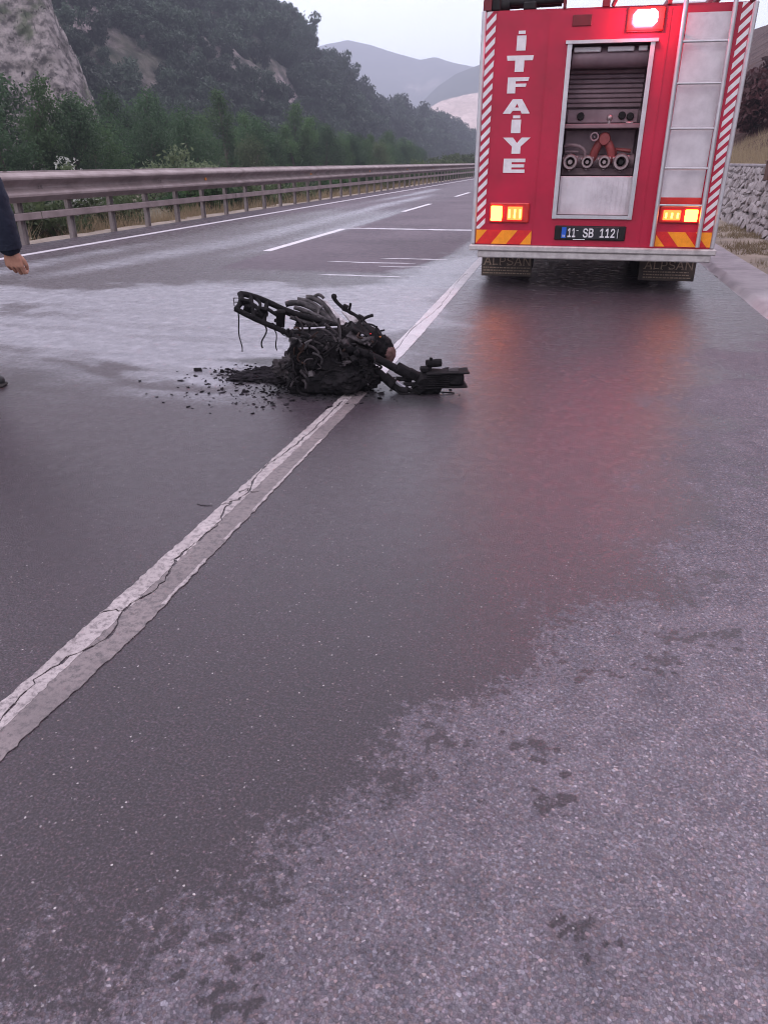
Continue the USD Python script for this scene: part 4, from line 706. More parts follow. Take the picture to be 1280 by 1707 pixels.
# lamps
def lamp(x0, x1, z0, z1, hx0, hx1, rx0, rx1, hz0, hz1):
    p = T.part('tail_lamp', bx(x0, x1, YB - .03, YB, z0, z1, .01), M['lens_off'])
    T.part('indicator_lens', bx(hx0, hx1, YB - .046, YB - .0305, hz0, hz1, .012), M['tail_amber'], parent=p, label='brightly lit amber lens')
    T.part('brake_lens', bx(rx0, rx1, YB - .042, YB - .0305, hz0 + .012, hz1 - .006, .008), M['tail_red'], parent=p, label='lit red lens')
    c = (rx0 + rx1) / 2; T.part('brake_bulb', [bx(c + d - .010, c + d + .010, YB - .047, YB - .0425, hz0 + .03, hz1 - .03, .003) for d in (-.055, 0, .055)], M['tail_hot'], parent=p)
lamp(-.655, -.245, .675, .865, -.635, -.52, -.465, -.315, .69, .835)
lamp(1.04, 1.425, .695, .845, 1.275, 1.395, 1.07, 1.235, .71, .82)
T.part('lamp_surround', cat([bx(1.022, 1.408, YB - .012, YB, .865, .928, .004)]), M['lens_off']); T.part('trim', bx(1.02, 1.43, YB - .014, YB, .85, .862), M['alu'])
bc = T.part('beacon_housing', bx(.50, .83, YB - .03, YB, 2.325, 2.515, .012), M['lens_off']); T.part('beacon_lens', bx(.55, .76, YB - .125, YB - .0305, 2.365, 2.485, .03), M['beacon'], parent=bc, label='bright flashing red lamp')
T.part('vent', bx(.012, .188, YB - .012, YB, 2.385, 2.475, .012), M['red_dark'], label='dark rectangular lamp that is off')
# bumper and underside
T.part('bumper', cat([bx(XL - .015, XR + .02, YB - .05, YB + .12, .395, .452, .01), bx(XL + .075, XR - .02, YB - .035, YB + .08, .325, .394, .01)]), M['bumper'])
T.part('side_tank', bx(-.78, -.30, 10.4, 12.3, .16, .452, .03), M['black']); T.part('side_tank', bx(1.08, 1.56, 10.4, 12.3, .16, .452, .03), M['black']); T.part('undertray', bx(-.30, 1.08, 10.9, 11.0, .14, .452, .02), M['black']); T.part('front_bumper', bx(-.79, 1.57, 14.5, 14.72, .22, .56, .03), M['black'])  # unseen parts added to block light under the truck
T.part('chassis', cat([bx(.02, .14, YB + .15, 14.5, .42, .6), bx(.66, .78, YB + .15, 14.5, .42, .6), bx(.14, .66, 9.65, 9.8, .42, .55), bx(.1, .68, 11, 12, .32, .5, .03), tube([(-.3, 9.75, .47), (1.15, 9.75, .47)], .09, 10), ball((.4, 9.75, .47), .19, 2)]), M['black'])
def wheel(x0, x1, y, dbl=False):
    R, w = .47, x1 - x0
    prof = [(.27, 0), (.40, .0), (.45, .02), (R, .045), (R, w - .045), (.45, w - .02), (.40, w), (.27, w), (.25, w / 2), (.27, 0)]
    p = T.part('wheel', lathe(prof, (1, 0, 0), (x0, y, R), 36), M['rubber'], smooth=35)
    T.part('tread', [lathe([(R - .004, 0), (R + .008, 0), (R + .008, w * .14), (R - .004, w * .14), (R - .004, 0)], (1, 0, 0), (x0 + .05 + k * (w - .1 - w * .14) / 3, y, R), 36) for k in range(4)], M['tread'], parent=p)
    T.part('rim', lathe([(0, .07), (.1, .07), (.12, .12), (.26, .03), (.27, w - .03), (.2, w * .6), (0, w * .6)], (1, 0, 0), (x0, y, R), 24), M['alu'], parent=p)
for a, b in ((-.76, -.49), (-.46, -.19), (.98, 1.26), (1.29, 1.56)): wheel(a, b, 9.75)
wheel(-.74, -.44, 13.35); wheel(1.24, 1.54, 13.35)
for x0, x1, lx, w in ((-.755, -.185, -.735, .53), (.985, 1.575, 1.035, .51)):
    f = T.part('mud_flap', bx(x0, x1, 8.90, 8.915, .055, .62, .003), M['flap']); T.part('flap_lettering', txt('ALPSAN', .088, lx, .178, 8.9, .003, False, w), M['flap_print'], parent=f, label='worn lettering ALPSAN')
    serif = [bx(lx + w * t - .012, lx + w * t + .012, 8.8985, 8.8999, .174, .179) for t in (.01, .145, .21, .37, .53, .66, .79, .86, .985)]
    r = np.random.default_rng(int(x0 * 100) + 500); marks = []
    for z in (.148, .118, .088):
        x = lx
        while x < lx + w - .03: l = .012 + .03 * r.random(); marks.append(bx(x, x + l, 8.897, 8.8995, z - .006, z + .006)); x += l + .008
    T.part('flap_print', serif + marks, M['flap_print'], parent=f, label='rows of worn small print too faint to read')
# roof gear
T.part('roof_rail', cat([tube([(-.78, YB + .02, ZT), (-.78, YB + .02, 2.86), (-.78, 12.4, 2.86), (-.78, 12.4, ZT)], .028, 10), tube([(1.56, YB + .02, ZT), (1.56, YB + .02, 2.86), (1.56, 12.4, 2.86)], .028, 10), tube([(-.78, YB + .02, 2.86), (1.56, YB + .02, 2.86)], .028, 10)]), M['red_dark'], smooth=30)
for q_ in ([bx(-.82, -.745, YB - .005, YB + .05, ZT, 2.88), bx(-.085, -.055, YB, YB + .04, ZT, 2.86), bx(.268, .335, YB, YB + .05, ZT, 2.86), tube([(.36, YB + .02, ZT), (.44, YB + .02, 2.72), (.52, YB + .02, 2.86)], .018, 8), bx(.84, .875, YB, YB + .04, ZT, 2.86)]): T.part('rail_post', q_, M['red_dark'])
T.part('suction_hose', cat([tube([(-.72, YB + .10, 2.60), (-.07, YB + .08, 2.615)], .033, 14), tube([(-.70, YB + .22, 2.62), (-.10, YB + .22, 2.63)], .05, 14), lathe([(0, -.04), (.055, -.04), (.055, .04), (0, .04)], (1, 0, 0), (-.62, YB + .1, 2.585), 14), bx(-.45, -.33, YB + .03, YB + .12, ZT, 2.60, .01), bx(-.75, -.66, YB + .02, YB + .14, ZT, 2.66, .01)]), M['black'], smooth=35)
T.part('roof_ladder', [tube([(x, YB + .3, 2.72), (x, 12.2, 2.72)], .03, 8) for x in (.95, 1.35)] + [tube([(.95, y, 2.72), (1.35, y, 2.72)], .016, 6) for y in np.arange(YB + .5, 12.2, .35)], M['alu'])
# sides and cab
for x0, x1 in ((XL - .004, XL + .009), (XR - .009, XR + .004)):
    for y in (8.5, 9.85, 11.2): T.part('side_shutter', bx(x0, x1, y, y + 1.2, 1.02 if y == 9.85 else .75, 2.3, .004), M['alu_panel'])
cabp = Polygon([(12.62, .5), (12.62, 2.5), (14.2, 2.5), (14.5, 1.75), (14.62, 1.3), (14.62, .5)]); e = trimesh.creation.extrude_polygon(cabp, 2.36, engine='earcut'); v = e.vertices
T.part('cab', trimesh.Trimesh(np.c_[v[:, 2] - .79, v[:, 0], v[:, 1]], e.faces, process=False), M['red'])
T.part('windscreen', trimesh.Trimesh(np.array([(-.7, 14.222, 2.46), (1.48, 14.222, 2.46), (1.48, 14.515, 1.74), (-.7, 14.515, 1.74)]), np.array([(0, 2, 1), (0, 3, 2)]), process=False), M['glass'])
for x in (-.797, 1.577): T.part('side_window', bx(x - .004, x + .004, 12.9, 14.1, 1.6, 2.3), M['glass'])
for s, x in ((-1, -.8), (1, 1.58)): T.part('mirror', cat([tube([(x, 14.3, 2.1), (x + s * .14, 14.4, 2.1)], .015, 6), bx(x + s * .16 - .05, x + s * .16 + .05, 14.36, 14.42, 1.6, 2.1, .02)]), M['black'])

# ---------------------------------------------------------------- burnt motorcycle
B = Thing('burnt_motorcycle', 'burnt out black motorcycle wreck lying across the worn white line', 'motorcycle', (-1.197, 4.188, 0), YAW)
TUBES = [
    ('tail_frame_rail', 0.017, [(-0.559, 0.12, 0.544), (-0.42, 0.12, 0.506), (-0.283, 0.13, 0.442), (-0.106, 0.14, 0.387), (0.066, 0.15, 0.324)]),
    ('tail_frame_rail', 0.016, [(-0.572, 0.0, 0.479), (-0.495, 0.0, 0.438), (-0.396, 0.02, 0.386), (-0.294, 0.03, 0.338), (-0.209, 0.04, 0.29)]),
    ('tail_crossbar', 0.016, [(-0.559, 0.12, 0.544), (-0.545, 0.06, 0.51), (-0.568, 0, 0.475)]),
    ('tail_crossbar', 0.014, [(-0.496, 0.12, 0.534), (-0.483, 0.06, 0.489), (-0.466, 0.01, 0.422)]),
    ('tail_crossbar', 0.014, [(-0.399, 0.12, 0.499), (-0.408, 0.06, 0.447), (-0.413, 0.02, 0.396)]),
    ('tail_crossbar', 0.011, [(-0.393, 0.08, 0.461), (-0.347, 0.07, 0.432), (-0.314, 0.08, 0.409)]),
    ('tail_crossbar', 0.012, [(-0.513, 0.08, 0.503), (-0.454, 0.05, 0.477), (-0.419, 0.03, 0.432)]),
    ('tail_crossbar', 0.01, [(-0.473, 0.12, 0.517), (-0.437, 0.05, 0.477), (-0.474, 0.03, 0.446)]),
    ('hanging_wire', 0.0035, [(-0.556, 0, 0.458), (-0.558, 0, 0.389), (-0.561, 0, 0.32), (-0.551, 0, 0.267), (-0.551, 0, 0.227)]),
    ('hanging_wire', 0.0045, [(-0.411, 0.02, 0.382), (-0.407, 0.02, 0.329), (-0.431, 0.02, 0.29), (-0.431, 0.02, 0.244)]),
    ('hanging_wire', 0.0035, [(-0.361, 0.03, 0.356), (-0.344, 0.02, 0.315), (-0.351, 0.02, 0.273), (-0.346, 0.02, 0.23)]),
    ('hanging_wire', 0.003, [(-0.369, 0.03, 0.391), (-0.339, 0.03, 0.366), (-0.313, 0.03, 0.327), (-0.278, 0.03, 0.313)]),
    ('hanging_wire', 0.003, [(-0.303, 0.1, 0.405), (-0.307, 0.06, 0.36), (-0.286, 0.04, 0.325)]),
    ('scorched_tube', 0.018, [(-0.306, 0.22, 0.465), (-0.221, 0.24, 0.469), (-0.113, 0.24, 0.422), (0.004, 0.22, 0.335)]),
    ('scorched_tube', 0.016, [(-0.239, 0.28, 0.483), (-0.169, 0.28, 0.469), (-0.06, 0.26, 0.389), (0.017, 0.24, 0.298)]),
    ('scorched_tube', 0.017, [(-0.189, 0.3, 0.494), (-0.115, 0.3, 0.476), (-0.042, 0.28, 0.407), (0.041, 0.2, 0.291)]),
    ('scorched_tube', 0.014, [(-0.323, 0.16, 0.436), (-0.198, 0.16, 0.394), (-0.072, 0.16, 0.358), (0.054, 0.16, 0.314)]),
    ('scorched_tube', 0.013, [(-0.254, 0.2, 0.451), (-0.146, 0.2, 0.415), (-0.02, 0.2, 0.35)]),
    ('scorched_tube', 0.012, [(-0.269, 0.12, 0.408), (-0.161, 0.14, 0.369), (-0.042, 0.14, 0.34)]),
    ('scorched_tube', 0.01, [(-0.223, 0.24, 0.429), (-0.162, 0.2, 0.386), (-0.185, 0.12, 0.348)]),
    ('scorched_tube', 0.01, [(-0.145, 0.3, 0.487), (-0.11, 0.3, 0.509), (-0.078, 0.3, 0.487)]),
    ('scorched_tube', 0.008, [(-0.084, 0.26, 0.447), (-0.11, 0.2, 0.404), (-0.069, 0.16, 0.354)]),
    ('handlebar', 0.012, [(-0.018, 0.34, 0.481), (0.004, 0.34, 0.452), (0.045, 0.33, 0.42), (0.105, 0.32, 0.385), (0.157, 0.3, 0.352), (0.195, 0.28, 0.312)]),
    ('handlebar', 0.01, [(0.128, 0.28, 0.334), (0.173, 0.29, 0.369), (0.225, 0.3, 0.385)]),
    ('control_cable', 0.006, [(0.158, 0.26, 0.356), (0.211, 0.2, 0.313), (0.226, 0.15, 0.266), (0.19, 0.1, 0.226)]),
    ('control_cable', 0.005, [(0.087, 0.3, 0.404), (0.136, 0.28, 0.364), (0.145, 0.2, 0.321), (0.11, 0.12, 0.287)]),
    ('control_cable', 0.006, [(0.188, 0.24, 0.342), (0.248, 0.2, 0.328), (0.278, 0.16, 0.285), (0.256, 0.1, 0.24)]),
    ('fork_tube', 0.023, [(-0.014, -0.1, 0.282), (0.101, -0.1, 0.265), (0.194, -0.1, 0.237), (0.292, -0.09, 0.188), (0.363, -0.08, 0.147), (0.42, -0.07, 0.119)]),
    ('fork_sleeve', 0.034, [(0.37, -0.08, 0.154), (0.449, -0.07, 0.108)]),
    ('fork_tube', 0.024, [(0.227, -0.02, 0.124), (0.299, -0.05, 0.081), (0.364, -0.08, 0.034), (0.435, -0.1, -0.008)]),
    ('fork_sleeve', 0.033, [(0.296, -0.05, 0.088), (0.353, -0.08, 0.045)]),
    ('fork_bracket', 0.014, [(0.364, -0.05, 0.077), (0.453, -0.06, 0.076)]),
    ('fork_bracket', 0.013, [(0.371, -0.08, 0.049), (0.443, -0.09, 0.019), (0.507, -0.1, 0.003)]),
    ('fork_bracket', 0.012, [(0.407, -0.08, 0.052), (0.471, -0.08, 0.052)]),
    ('brake_line', 0.006, [(0.356, -0.1, 0.04), (0.392, -0.12, -0.009), (0.45, -0.12, -0.039), (0.507, -0.12, -0.024)]),
    ('canister', 0.024, [(0.543, -0.08, 0.175), (0.629, -0.06, 0.177)]),
    ('canister_post', 0.012, [(0.561, -0.08, 0.168), (0.562, -0.08, 0.111)]),
    ('canister_cap', 0.009, [(0.564, -0.08, 0.186), (0.57, -0.08, 0.211)]),
    ('loose_pin', 0.018, [(0.674, -0.1, 0.134), (0.73, -0.1, 0.141)]),
    ('loose_rod', 0.004, [(0.625, -0.1, 0.01), (0.711, -0.1, 0.003)]),
    ('exhaust_stub', 0.035, [(-0.28, -0.08, 0.052), (-0.19, -0.08, 0.052), (-0.111, -0.06, 0.025)]),
    ('exhaust_stub', 0.028, [(-0.265, -0.1, 0.014), (-0.166, -0.1, -0.001), (-0.084, -0.1, -0.001)]),
    ('swingarm', 0.02, [(-0.253, -0.1, 0.109), (-0.167, -0.12, 0.092), (-0.06, -0.14, 0.087)]),
]
for nme, rr, pts in TUBES:
    p = np.array(pts); p[:, 2] = np.maximum(p[:, 2], rr * .9); q = spline(p, 5); k = len(q); rad = rr * (1 + .16 * (fbm(np.c_[np.arange(k) * .9, np.full(k, rr * 900), np.full(k, p[0, 0] * 50)], 3, 2) - .5) * 2)
    mm = {'fork_tube': 'char', 'scorched_tube': 'char3', 'fork_bracket': 'char', 'handlebar': 'char', 'loose_pin': 'char2'}.get(nme, 'char')
    B.part(nme, tube(q, rad, 9), M[mm], local=True, smooth=40)
def blob(c, r_, seed, rough=.3, sub=3):
    m = trimesh.creation.icosphere(sub); v = m.vertices; v = v * (1 + rough * ((fbm(v * 1.7 + seed * 3.1, 3, seed)[:, None] - .5) * 2 + .9 * (np.abs(fbm(v * 5.2 + seed, 4, seed + 3)[:, None] - .5) * 3 - .4)))
    return trimesh.Trimesh(v * np.broadcast_to(r_, (3,)) + np.asarray(c), m.faces, process=False)
def rbox(c, s, rot, ch=.01):
    m = bx(-s[0] / 2, s[0] / 2, -s[1] / 2, s[1] / 2, -s[2] / 2, s[2] / 2, ch)
    m.apply_transform(trimesh.transformations.euler_matrix(*rot)); m.apply_translation(c); return m
rb = np.random.default_rng(9)
def crumple(m, amp, fr, sd, edge=.016):
    v, f = vf(m); v, f = trimesh.remesh.subdivide_to_size(v, f, edge, max_iter=8); t = trimesh.Trimesh(v, f, process=True); q = t.vertices
    o = np.stack([fbm(q * fr + 17.3 * k + sd, 4, sd + k) - .5 for k in range(3)], 1) * 2 * amp
    t.vertices = q + o; return t
# tail plates left between the rails
B.part('tail_bracket', [rbox((-.525, .06, .505), (.05, .02, .075), (1.0, .25, .1), .004), rbox((-.50, .05, .47), (.06, .03, .05), (.6, .3, .2), .006)], M['char'], local=True)
B.part('tail_bracket', [rbox((-.415, .065, .45), (.045, .02, .105), (1.0, .15, .05), .004), rbox((-.44, .04, .43), (.06, .02, .04), (.4, .5, 0), .005)], M['char'], local=True)
B.part('tool_box', [rbox((-.320, .07, .41), (.052, .03, .12), (.5, .12, .1), .006), rbox((-.345, .07, .395), (.03, .02, .02), (0, .4, 0), .004), rbox((-.34, .08, .44), (.035, .02, .018), (0, .2, 0), .004)], M['char'], local=True)
B.part('wire_frame', [tube([(-.585, .05, .53), (-.555, .05, .53), (-.555, .05, .485), (-.585, .05, .485), (-.585, .05, .53)], .003, 5), tube([(-.585, .05, .507), (-.555, .05, .507)], .003, 5)], M['char2'], local=True)
# engine and covers
B.part('engine_block', [crumple(rbox((-.02, .10, .17), (.34, .26, .26), (0, .12, 0), .04), .03, 14, 5), rbox((-.12, .04, .2), (.22, .22, .22), (.2, -.1, .2), .05), crumple(rbox((.10, .08, .13), (.24, .24, .22), (.1, .2, -.2), .05), .03, 14, 6), rbox((-.02, -.03, .09), (.30, .18, .16), (.1, 0, .1), .04)] + [blob((rb.uniform(-.2, .2), rb.uniform(-.1, .22), rb.uniform(.06, .30)), rb.uniform(.035, .085), 50 + i, .4) for i in range(16)], M['char'], local=True)
cov = trimesh.convex.convex_hull(np.array([(-.235, -.02, .362), (.02, -.02, .372), (.02, .05, .36), (-.235, .05, .35), (-.25, -.10, .30), (-.245, -.13, .16), (.02, -.15, .16), (.03, -.11, .31), (-.2, .06, .15), (0, .06, .15)]))
B.part('engine_cover', crumple(cov, .016, 16, 3), M['char'], local=True, label='large flat charred cover plate'); B.part('cover_edge', tube([(-.236, -.024, .367), (-.11, -.026, .371), (.02, -.024, .377)], .007, 6), M['edge_metal'], local=True, label='bare bright upper edge of the cover')
B.part('clutch_disc', tube([(-.115 + .058 * math.cos(t), -.125 - .006 * math.sin(t), .262 + .055 * math.sin(t)) for t in np.linspace(.2, 3.3, 14)], .006, 6), M['char2'], local=True, smooth=35)
B.part('clutch_disc', tube([(-.115 + .036 * math.cos(t), -.127 - .006 * math.sin(t), .257 + .034 * math.sin(t)) for t in np.linspace(-.6, 3.6, 14)], .005, 6), M['char2'], local=True, smooth=35)
for i in range(7): B.part('cylinder_fin', rbox((.085 + .012 * i, .02, .10 + .035 * i), (.15, .17, .008), (.1, .35, -.2), .002), M['char2'], local=True)
B.part('crankcase', [blob((-.18, -.05, .12), (.10, .09, .10), 71, .3), blob((.04, -.12, .09), (.15, .09, .09), 72, .3), blob((.16, -.02, .07), (.12, .10, .07), 73, .3), rbox((-.06, -.14, .07), (.22, .06, .12), (.2, .05, .1), .02)], M['char'], local=True)
B.part('burnt_seat_foam', [blob((-.26, .10, .10), (.11, .09, .09), 75, .5), blob((-.2, .16, .28), (.09, .07, .07), 76, .45), blob((-.16, .2, .36), (.08, .05, .04), 77, .4)], M['char2'], local=True)
# ash covered sheets above the frame
def sheet(pts, th=.006):
    p = np.array(pts); c = p.mean(0); n = len(p); nr = np.cross(p[1] - p[0], p[2] - p[0]); nr /= np.linalg.norm(nr); V = np.r_[p, [c], p + nr * th, [c + nr * th]]
    Fs = [(i, (i + 1) % n, n) for i in range(n)] + [(n + 1 + (i + 1) % n, n + 1 + i, 2 * n + 1) for i in range(n)] + [(i, n + 1 + i, (i + 1) % n) for i in range(n)] + [((i + 1) % n, n + 1 + i, n + 1 + (i + 1) % n) for i in range(n)]
    return trimesh.Trimesh(V, np.array(Fs), process=False)
B.part('ash_coated_panel', sheet([(-.101, .3, .476), (-.06, .3, .472), (-.005, .28, .41), (.069, .26, .348), (.133, .22, .304), (.07, .2, .291), (.004, .22, .328), (-.042, .27, .391)], .012), M['ash'], local=True, label='pale ash covered fuel tank panel')
B.part('ash_coated_panel', sheet([(.03, .31, .408), (.105, .31, .378), (.15, .29, .343), (.085, .29, .347)], .01), M['ash'], local=True, label='smaller pale ash covered panel')
# headlamp end
B.part('headlamp_shell', [blob((.19, .14, .255), (.11, .09, .10), 81, .22, 3), blob((.265, .15, .215), (.085, .08, .085), 82, .2, 3), blob((.12, .12, .29), (.08, .08, .07), 83, .35)], M['char'], local=True, smooth=50)
B.part('headlamp_rim', blob((.318, .13, .185), (.05, .05, .055), 84, .15, 3), M['rust'], local=True, smooth=50, label='rusty pinkish tip of the headlamp')
B.part('steering_head', [tube([(.13, .08, .37), (.19, .0, .25)], .03, 10), rbox((.15, .05, .34), (.12, .09, .025), (.3, .5, .2), .006), rbox((.20, .16, .33), (.10, .05, .03), (.2, .6, .2), .006)], M['char'], local=True)
B.part('dial', [lathe([(0, .012), (.03, .012), (.036, 0), (.03, -.02), (0, -.02)], (.2, -.8, .6), (.172, .03, .29), 14), lathe([(0, .012), (.022, .012), (.027, 0), (0, -.02)], (.2, -.8, .6), (.225, .04, .285), 12)], M['char2'], local=True)
for c, mm, s in (((.165, -.01, .327), 'edge_metal', .009), ((.214, -.01, .336), 'chev_red', .005), ((.27, .05, .305), 'orange_bit', .006), ((.20, .0, .30), 'char2', .02)): B.part('melted_fitting', blob(c, (s, s, s * .8), int(s * 1e4), .3), M[mm], local=True)
B.part('lever_end', blob((-.018, .34, .492), .017, 90, .2), M['char'], local=True)
for q_ in [rbox((.05, .33, .425), (.035, .03, .04), (.2, .4, 0), .006), rbox((.08, .33, .43), (.016, .016, .05), (.1, .2, 0), .004), rbox((.145, .3, .37), (.04, .03, .03), (.3, .5, 0), .006)]: B.part('bar_clamp', q_, M['char'], local=True)
# fork ends and front hub
B.part('front_hub', [lathe([(0, -.06), (.055, -.06), (.065, -.04), (.065, .04), (.055, .06), (0, .06)], (.2, .9, .3), (.555, -.08, .07), 18), blob((.51, -.09, .04), (.05, .06, .04), 92, .35), blob((.60, -.09, .035), (.04, .05, .035), 93, .35), rbox((.48, -.07, .10), (.07, .05, .05), (.3, .4, .2), .008)], M['char'], local=True, smooth=40)
fb_ = [crumple(rbox((.65, -.10, .092), (.225, .09, .07), (0, -.03, 0), .01), .012, 22, 8), crumple(rbox((.665, -.10, .134), (.25, .11, .009), (0, -.03, 0), .002), .007, 16, 9), crumple(rbox((.655, -.10, .052), (.25, .11, .009), (0, -.03, 0), .002), .007, 16, 10)] + [rbox((.60, -.155, .065 + .011 * k), (.15, .006, .004), (0, -.03, 0), 0) for k in range(6)] + [rbox((.53, -.09, .145), (.045, .05, .03), (0, 0, .2), .006)]
B.part('finned_block', fb_, M['char'], local=True); B.part('fork_lug', [rbox((.455, -.08, .115), (.05, .045, .055), (.2, .5, .1), .008), rbox((.43, -.06, .075), (.06, .012, .03), (.1, .3, 0), .003)], M['char'], local=True)
B.part('bare_bracket', rbox((.395, -.095, .05), (.075, .02, .02), (.2, .6, .0), .004), M['edge_metal'], local=True, label='bright scraped metal bracket')
for i in range(170):   # burnt cables, levers and small fittings on the wreck
    c = np.array([rb.uniform(-.24, .26), rb.uniform(-.14, .24), rb.uniform(.05, .36)]); c[2] = min(c[2], .40 - .35 * max(0, c[0])); d = rb.normal(0, 1, 3); d /= np.linalg.norm(d); l = rb.uniform(.03, .11)
    e_ = c + d * l; e_[2] = max(e_[2], .012); mid_ = (c + e_) / 2 + rb.normal(0, .02, 3)
    B.part('burnt_cable', tube(spline([c, mid_, e_], 4), rb.uniform(.003, .009), 6), M[['char', 'char2', 'char3', 'rustdark'][int(rb.choice(4, p=[.45, .3, .12, .13]))]], local=True)
for i in range(64):   # bent strips and cables hanging over the cover
    c = np.array([rb.uniform(-.26, .06), rb.uniform(-.19, -.11), rb.uniform(.06, .37)]); e_ = c + rb.normal(0, .05, 3) * [1, .35, 1]; e_[2] = max(e_[2], .012); mid_ = (c + e_) / 2 + rb.normal(0, .025, 3) * [1, .4, 1]
    B.part('burnt_cable', tube(spline([c, mid_, e_], 4), rb.uniform(.003, .010), 6), M[['char', 'char2', 'char3', 'rustdark'][int(rb.choice(4, p=[.5, .25, .1, .15]))]], local=True)
for i in range(46):
    c = (rb.uniform(-.22, .2), rb.uniform(-.17, .0), rb.uniform(.04, .32)); B.part('burnt_fitting', rbox(c, rb.uniform(.012, .05, 3), rb.uniform(-1, 1, 3), .003), M[['char', 'char2', 'char3', 'rustdark'][int(rb.choice(4, p=[.55, .25, .08, .12]))]], local=True)
# charred debris
def chunk(seed, s):
    rr_ = np.random.default_rng(seed); return trimesh.convex.convex_hull(rr_.normal(0, .62, (9, 3)).clip(-1, 1) * s)
def bikeW(a, b): c_, s_ = math.cos(YAW), math.sin(YAW); return np.array([-1.197 + a * c_ - b * s_, 4.188 + a * s_ + b * c_, 0])
frs = [(-.44, .17, .030, 'burnt lump nearest below the wreck on its left'), (-.93, .42, .024, 'small black lump farthest left of the wreck'), (-.50, .12, .02, 'black lump left of the exhaust stub'), (-.62, .3, .022, 'black lump at the left end of the ash pile'),
       (-.78, .40, .017, 'tiny black lump between the ash pile and the farthest lump'), (-.35, .02, .018, 'black lump touching the exhaust stub'), (-.60, .1, .014, 'tiny black lump on the foam below the ash pile')]
for i, (a, b, s, lb) in enumerate(frs):
    w = bikeW(a, b); m = chunk(200 + i, (s * 1.3, s, s * .7)); m.apply_translation(w + [0, 0, s * .4]); top('charred_lump', m, M['char'], lb, 'debris')
ch = []
for i in range(1500):
    a, b = rb.normal(-.46, .17), rb.normal(.34, .10)
    if rb.random() < .35: a, b = rb.normal(-.15, .3), rb.normal(-.05, .16)
    if rb.random() < .12: a, b = rb.uniform(-1.0, .75), rb.uniform(-.15, .5)
    s = abs(rb.normal(.002, .0045)) + .0022; w = bikeW(a, b); m = chunk(int(rb.integers(40)), (s * 1.6, s * 1.2, s * .7)); m.apply_translation(w + [0, 0, s * .3]); ch.append(m)
for i in range(26):
    a, b = rb.normal(-.42, .15), rb.normal(.30, .08); w = bikeW(a, b); m = ball(w + [0, 0, .008], (.05 + .05 * rb.random(), .02 + .02 * rb.random(), .012 + .014 * rb.random()), 3, i, .9); ch.append(m)
top('ash_pile', ch, M['sooty'], 'crumbled black ash and soot under the wreck and to its left', 'debris', kind='stuff')

# ---------------------------------------------------------------- person
import manifold3d as m3
def sph(c, r, n=16): return m3.Manifold.sphere(r, n).translate([float(t) for t in c])
def chain(js, n=16):
    out = m3.Manifold()
    for (a, ra), (b, rb_) in zip(js[:-1], js[1:]): out = out + m3.Manifold.batch_hull([sph(a, ra, n), sph(b, rb_, n)])
    return out
def smooth_m(mf, edge, it=8):
    q = mf.refine_to_length(edge).to_mesh(); t = trimesh.Trimesh(np.asarray(q.vert_properties[:, :3], float), np.asarray(q.tri_verts), process=True)
    trimesh.smoothing.filter_taubin(t, iterations=it); return t
PH = np.array([-2.83, 3.64, 0.0])
Pn = Thing('person', 'person in a dark navy jacket at the left edge with the right arm hanging', 'person', PH, YAW)
HX = 1.0                                     # right hand, back of the hand towards the road side
def hand(wr, s, sy):
    W = lambda x, y, z: (wr[0] + x * s, wr[1] + y * s * sy, wr[2] + z * s)
    out = m3.Manifold.batch_hull([sph(W(.012, .004, -.005), .024 * s), sph(W(-.012, .004, -.005), .022 * s), sph(W(.038, .006, -.085), .014 * s), sph(W(-.034, .008, -.078), .013 * s), sph(W(.030, .0, -.045), .017 * s), sph(W(-.028, .004, -.045), .016 * s)])
    for x, z, L, c0 in ((.036, -.088, 1.0, .55), (.0125, -.092, 1.08, .70), (-.0115, -.090, 1.0, .85), (-.034, -.082, .82, .95)):
        p = np.array([x, .006, z]); th = c0; js = [(W(*p), .0115 * s)]
        for ln_, dth, rr in ((.043, 1.0, .0105), (.026, .9, .0095), (.021, .3, .0085)):
            p = p + ln_ * L * np.array([.04 if x > 0 else -.02, math.sin(th), -math.cos(th)]); th += dth; js.append((W(*p), rr * s))
        out = out + chain(js, 12)
    return out + chain([(W(.026, .006, -.028), .0145 * s), (W(.050, .016, -.056), .0125 * s), (W(.056, .028, -.084), .011 * s), (W(.052, .040, -.102), .0095 * s)], 12)
WR, WL = (.0, .0, .825), (-.50, .42, .80)
SR, SL = (-.12, -.06, 1.42), (-.33, .32, 1.42)
ER, EL = (-.022, -.03, 1.125), (-.44, .40, 1.12)
hip = (-.36, .13, .96)
hd = m3.Manifold.batch_hull([sph((-.30, .13, 1.70), .095), sph((-.325, .13, 1.71), .10), sph((-.265, .13, 1.615), .05), sph((-.255, .13, 1.585), .032), sph((-.245, .13, 1.68), .06)])
hd = hd + m3.Manifold.batch_hull([sph((-.205, .13, 1.69), .012), sph((-.185, .13, 1.655), .015), sph((-.2, .13, 1.648), .02)]) + sph((-.222, .13, 1.605), .022) + sph((-.215, .095, 1.70), .013) + sph((-.215, .165, 1.70), .013)
for sy in (-1, 1): hd = hd + m3.Manifold.batch_hull([sph((-.315, .13 + sy * .098, 1.69), .018), sph((-.31, .13 + sy * .096, 1.655), .012)])
body = hd + chain([((-.31, .13, 1.58), .058), ((-.33, .13, 1.46), .065), ((-.34, .13, 1.30), .12), ((-.355, .13, 1.1), .115), (hip, .12)])
for S, E_, W_ in ((SR, ER, WR), (SL, EL, WL)): body = body + chain([((-.33, .13, 1.42), .07), (S, .055), (E_, .042), (W_, .029)])
KN = [((-.36, .22, .93), .095), ((-.42, .235, .52), .062), ((-.56, .24, .10), .042)], [((-.37, .04, .93), .095), ((-.50, .03, .52), .062), ((-.90, .02, .14), .042)]
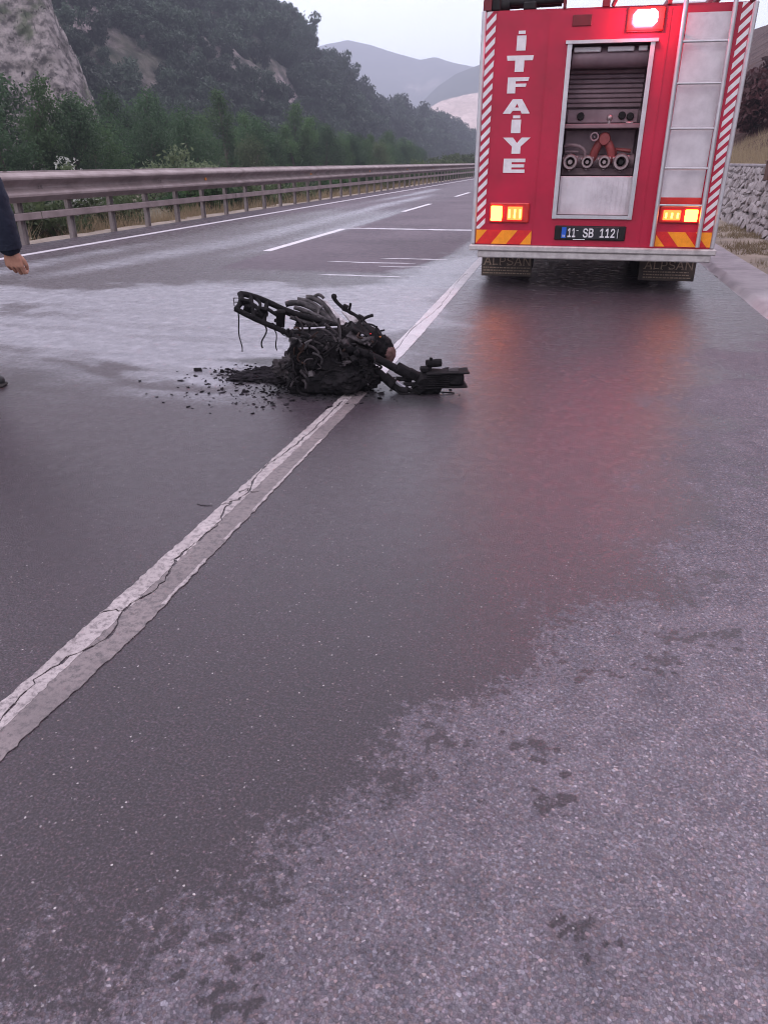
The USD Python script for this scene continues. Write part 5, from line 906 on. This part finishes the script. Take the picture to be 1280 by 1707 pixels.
for k in KN: body = body + chain(k)
body = body + hand(WR, HX, 1) + hand(WL, 1.05, -1)
Pn.part('body', smooth_m(body, .009, 6), M['skin'], local=True, smooth=True)
jk = chain([((-.33, .13, 1.48), .085), ((-.345, .13, 1.36), .165), ((-.355, .13, 1.12), .165), ((-.36, .13, .90), .17)], 24)
for S, E_, W_ in ((SR, ER, WR), (SL, EL, WL)):
    w0 = tuple(np.array(E_) + (np.array(W_) - np.array(E_)) * .93); jk = jk + chain([((-.335, .13, 1.42), .10), (S, .085), (E_, .068), (tuple(np.array(E_) * .4 + np.array(w0) * .6), .070), (w0, .061)], 24)
jm = smooth_m(jk, .014, 8); n3 = jm.vertex_normals; fold = fbm(jm.vertices * [9, 9, 24], 4, 3) - .5; jm.vertices += n3 * (fold * .016)[:, None]
Pn.part('jacket', jm, M['jacket'], local=True, smooth=True)
cf = np.array(WR) * .90 + np.array(ER) * .10; ct = np.array(WR) * .99 + np.array(ER) * .01
Pn.part('cuff', tube([cf, ct], [.0645, .0615], 20), M['jacket'], local=True, smooth=35)
tr_ = sph(hip, .15) 
for k in KN: tr_ = tr_ + chain([(k[0][0], .115), (k[1][0], .085), (tuple(np.array(k[2][0]) + [0, 0, .0]), .075)], 20)
tm = smooth_m(tr_, .02, 8); tm.vertices += tm.vertex_normals * ((fbm(tm.vertices * [7, 7, 16], 3, 5) - .5) * .02)[:, None]
Pn.part('trousers', tm, M['trousers'], local=True, smooth=True)
for dx, dy, rz, lift in ((-.46, .245, 0, 0), (-.82, .02, 0, .03)):
    sh = m3.Manifold.batch_hull([sph((dx - .13, dy, .05 + lift * 1.6), .045), sph((dx + .03, dy + .01, .045), .046), sph((dx + .10, dy + .01, .034), .034), sph((dx - .11, dy, .11 + lift * 1.6), .045)])
    Pn.part('shoe', smooth_m(sh, .012, 4), M['shoe'], local=True, smooth=True); Pn.part('sole', rbox((dx - .015, dy + .004, .011 + lift * .6), (.30, .09, .02), (0, lift * 3.0, 0), .008), M['rubber'], local=True)
Pn.part('hair', m3.Manifold.batch_hull([sph((-.335, .13, 1.735), .098), sph((-.37, .13, 1.70), .075), sph((-.30, .13, 1.765), .06)]) , M['hair'], local=True, smooth=True)


# ---------------------------------------------------------------- haze
HAZE = .00065
hz = usdkit.material(stage, '/World/Looks/haze_air', {'v': ('principled_volume', {'color': (.72, .77, .92), 'density': HAZE, 'anisotropy': .2})}, [], volume='v.volume')
hb = trimesh.creation.box([5200, 3600, 222.0]); hb.apply_translation([0, 900, 111 - 2.6])
top('haze', hb, hz, 'thin bluish haze filling the valley', 'haze', kind='stuff')
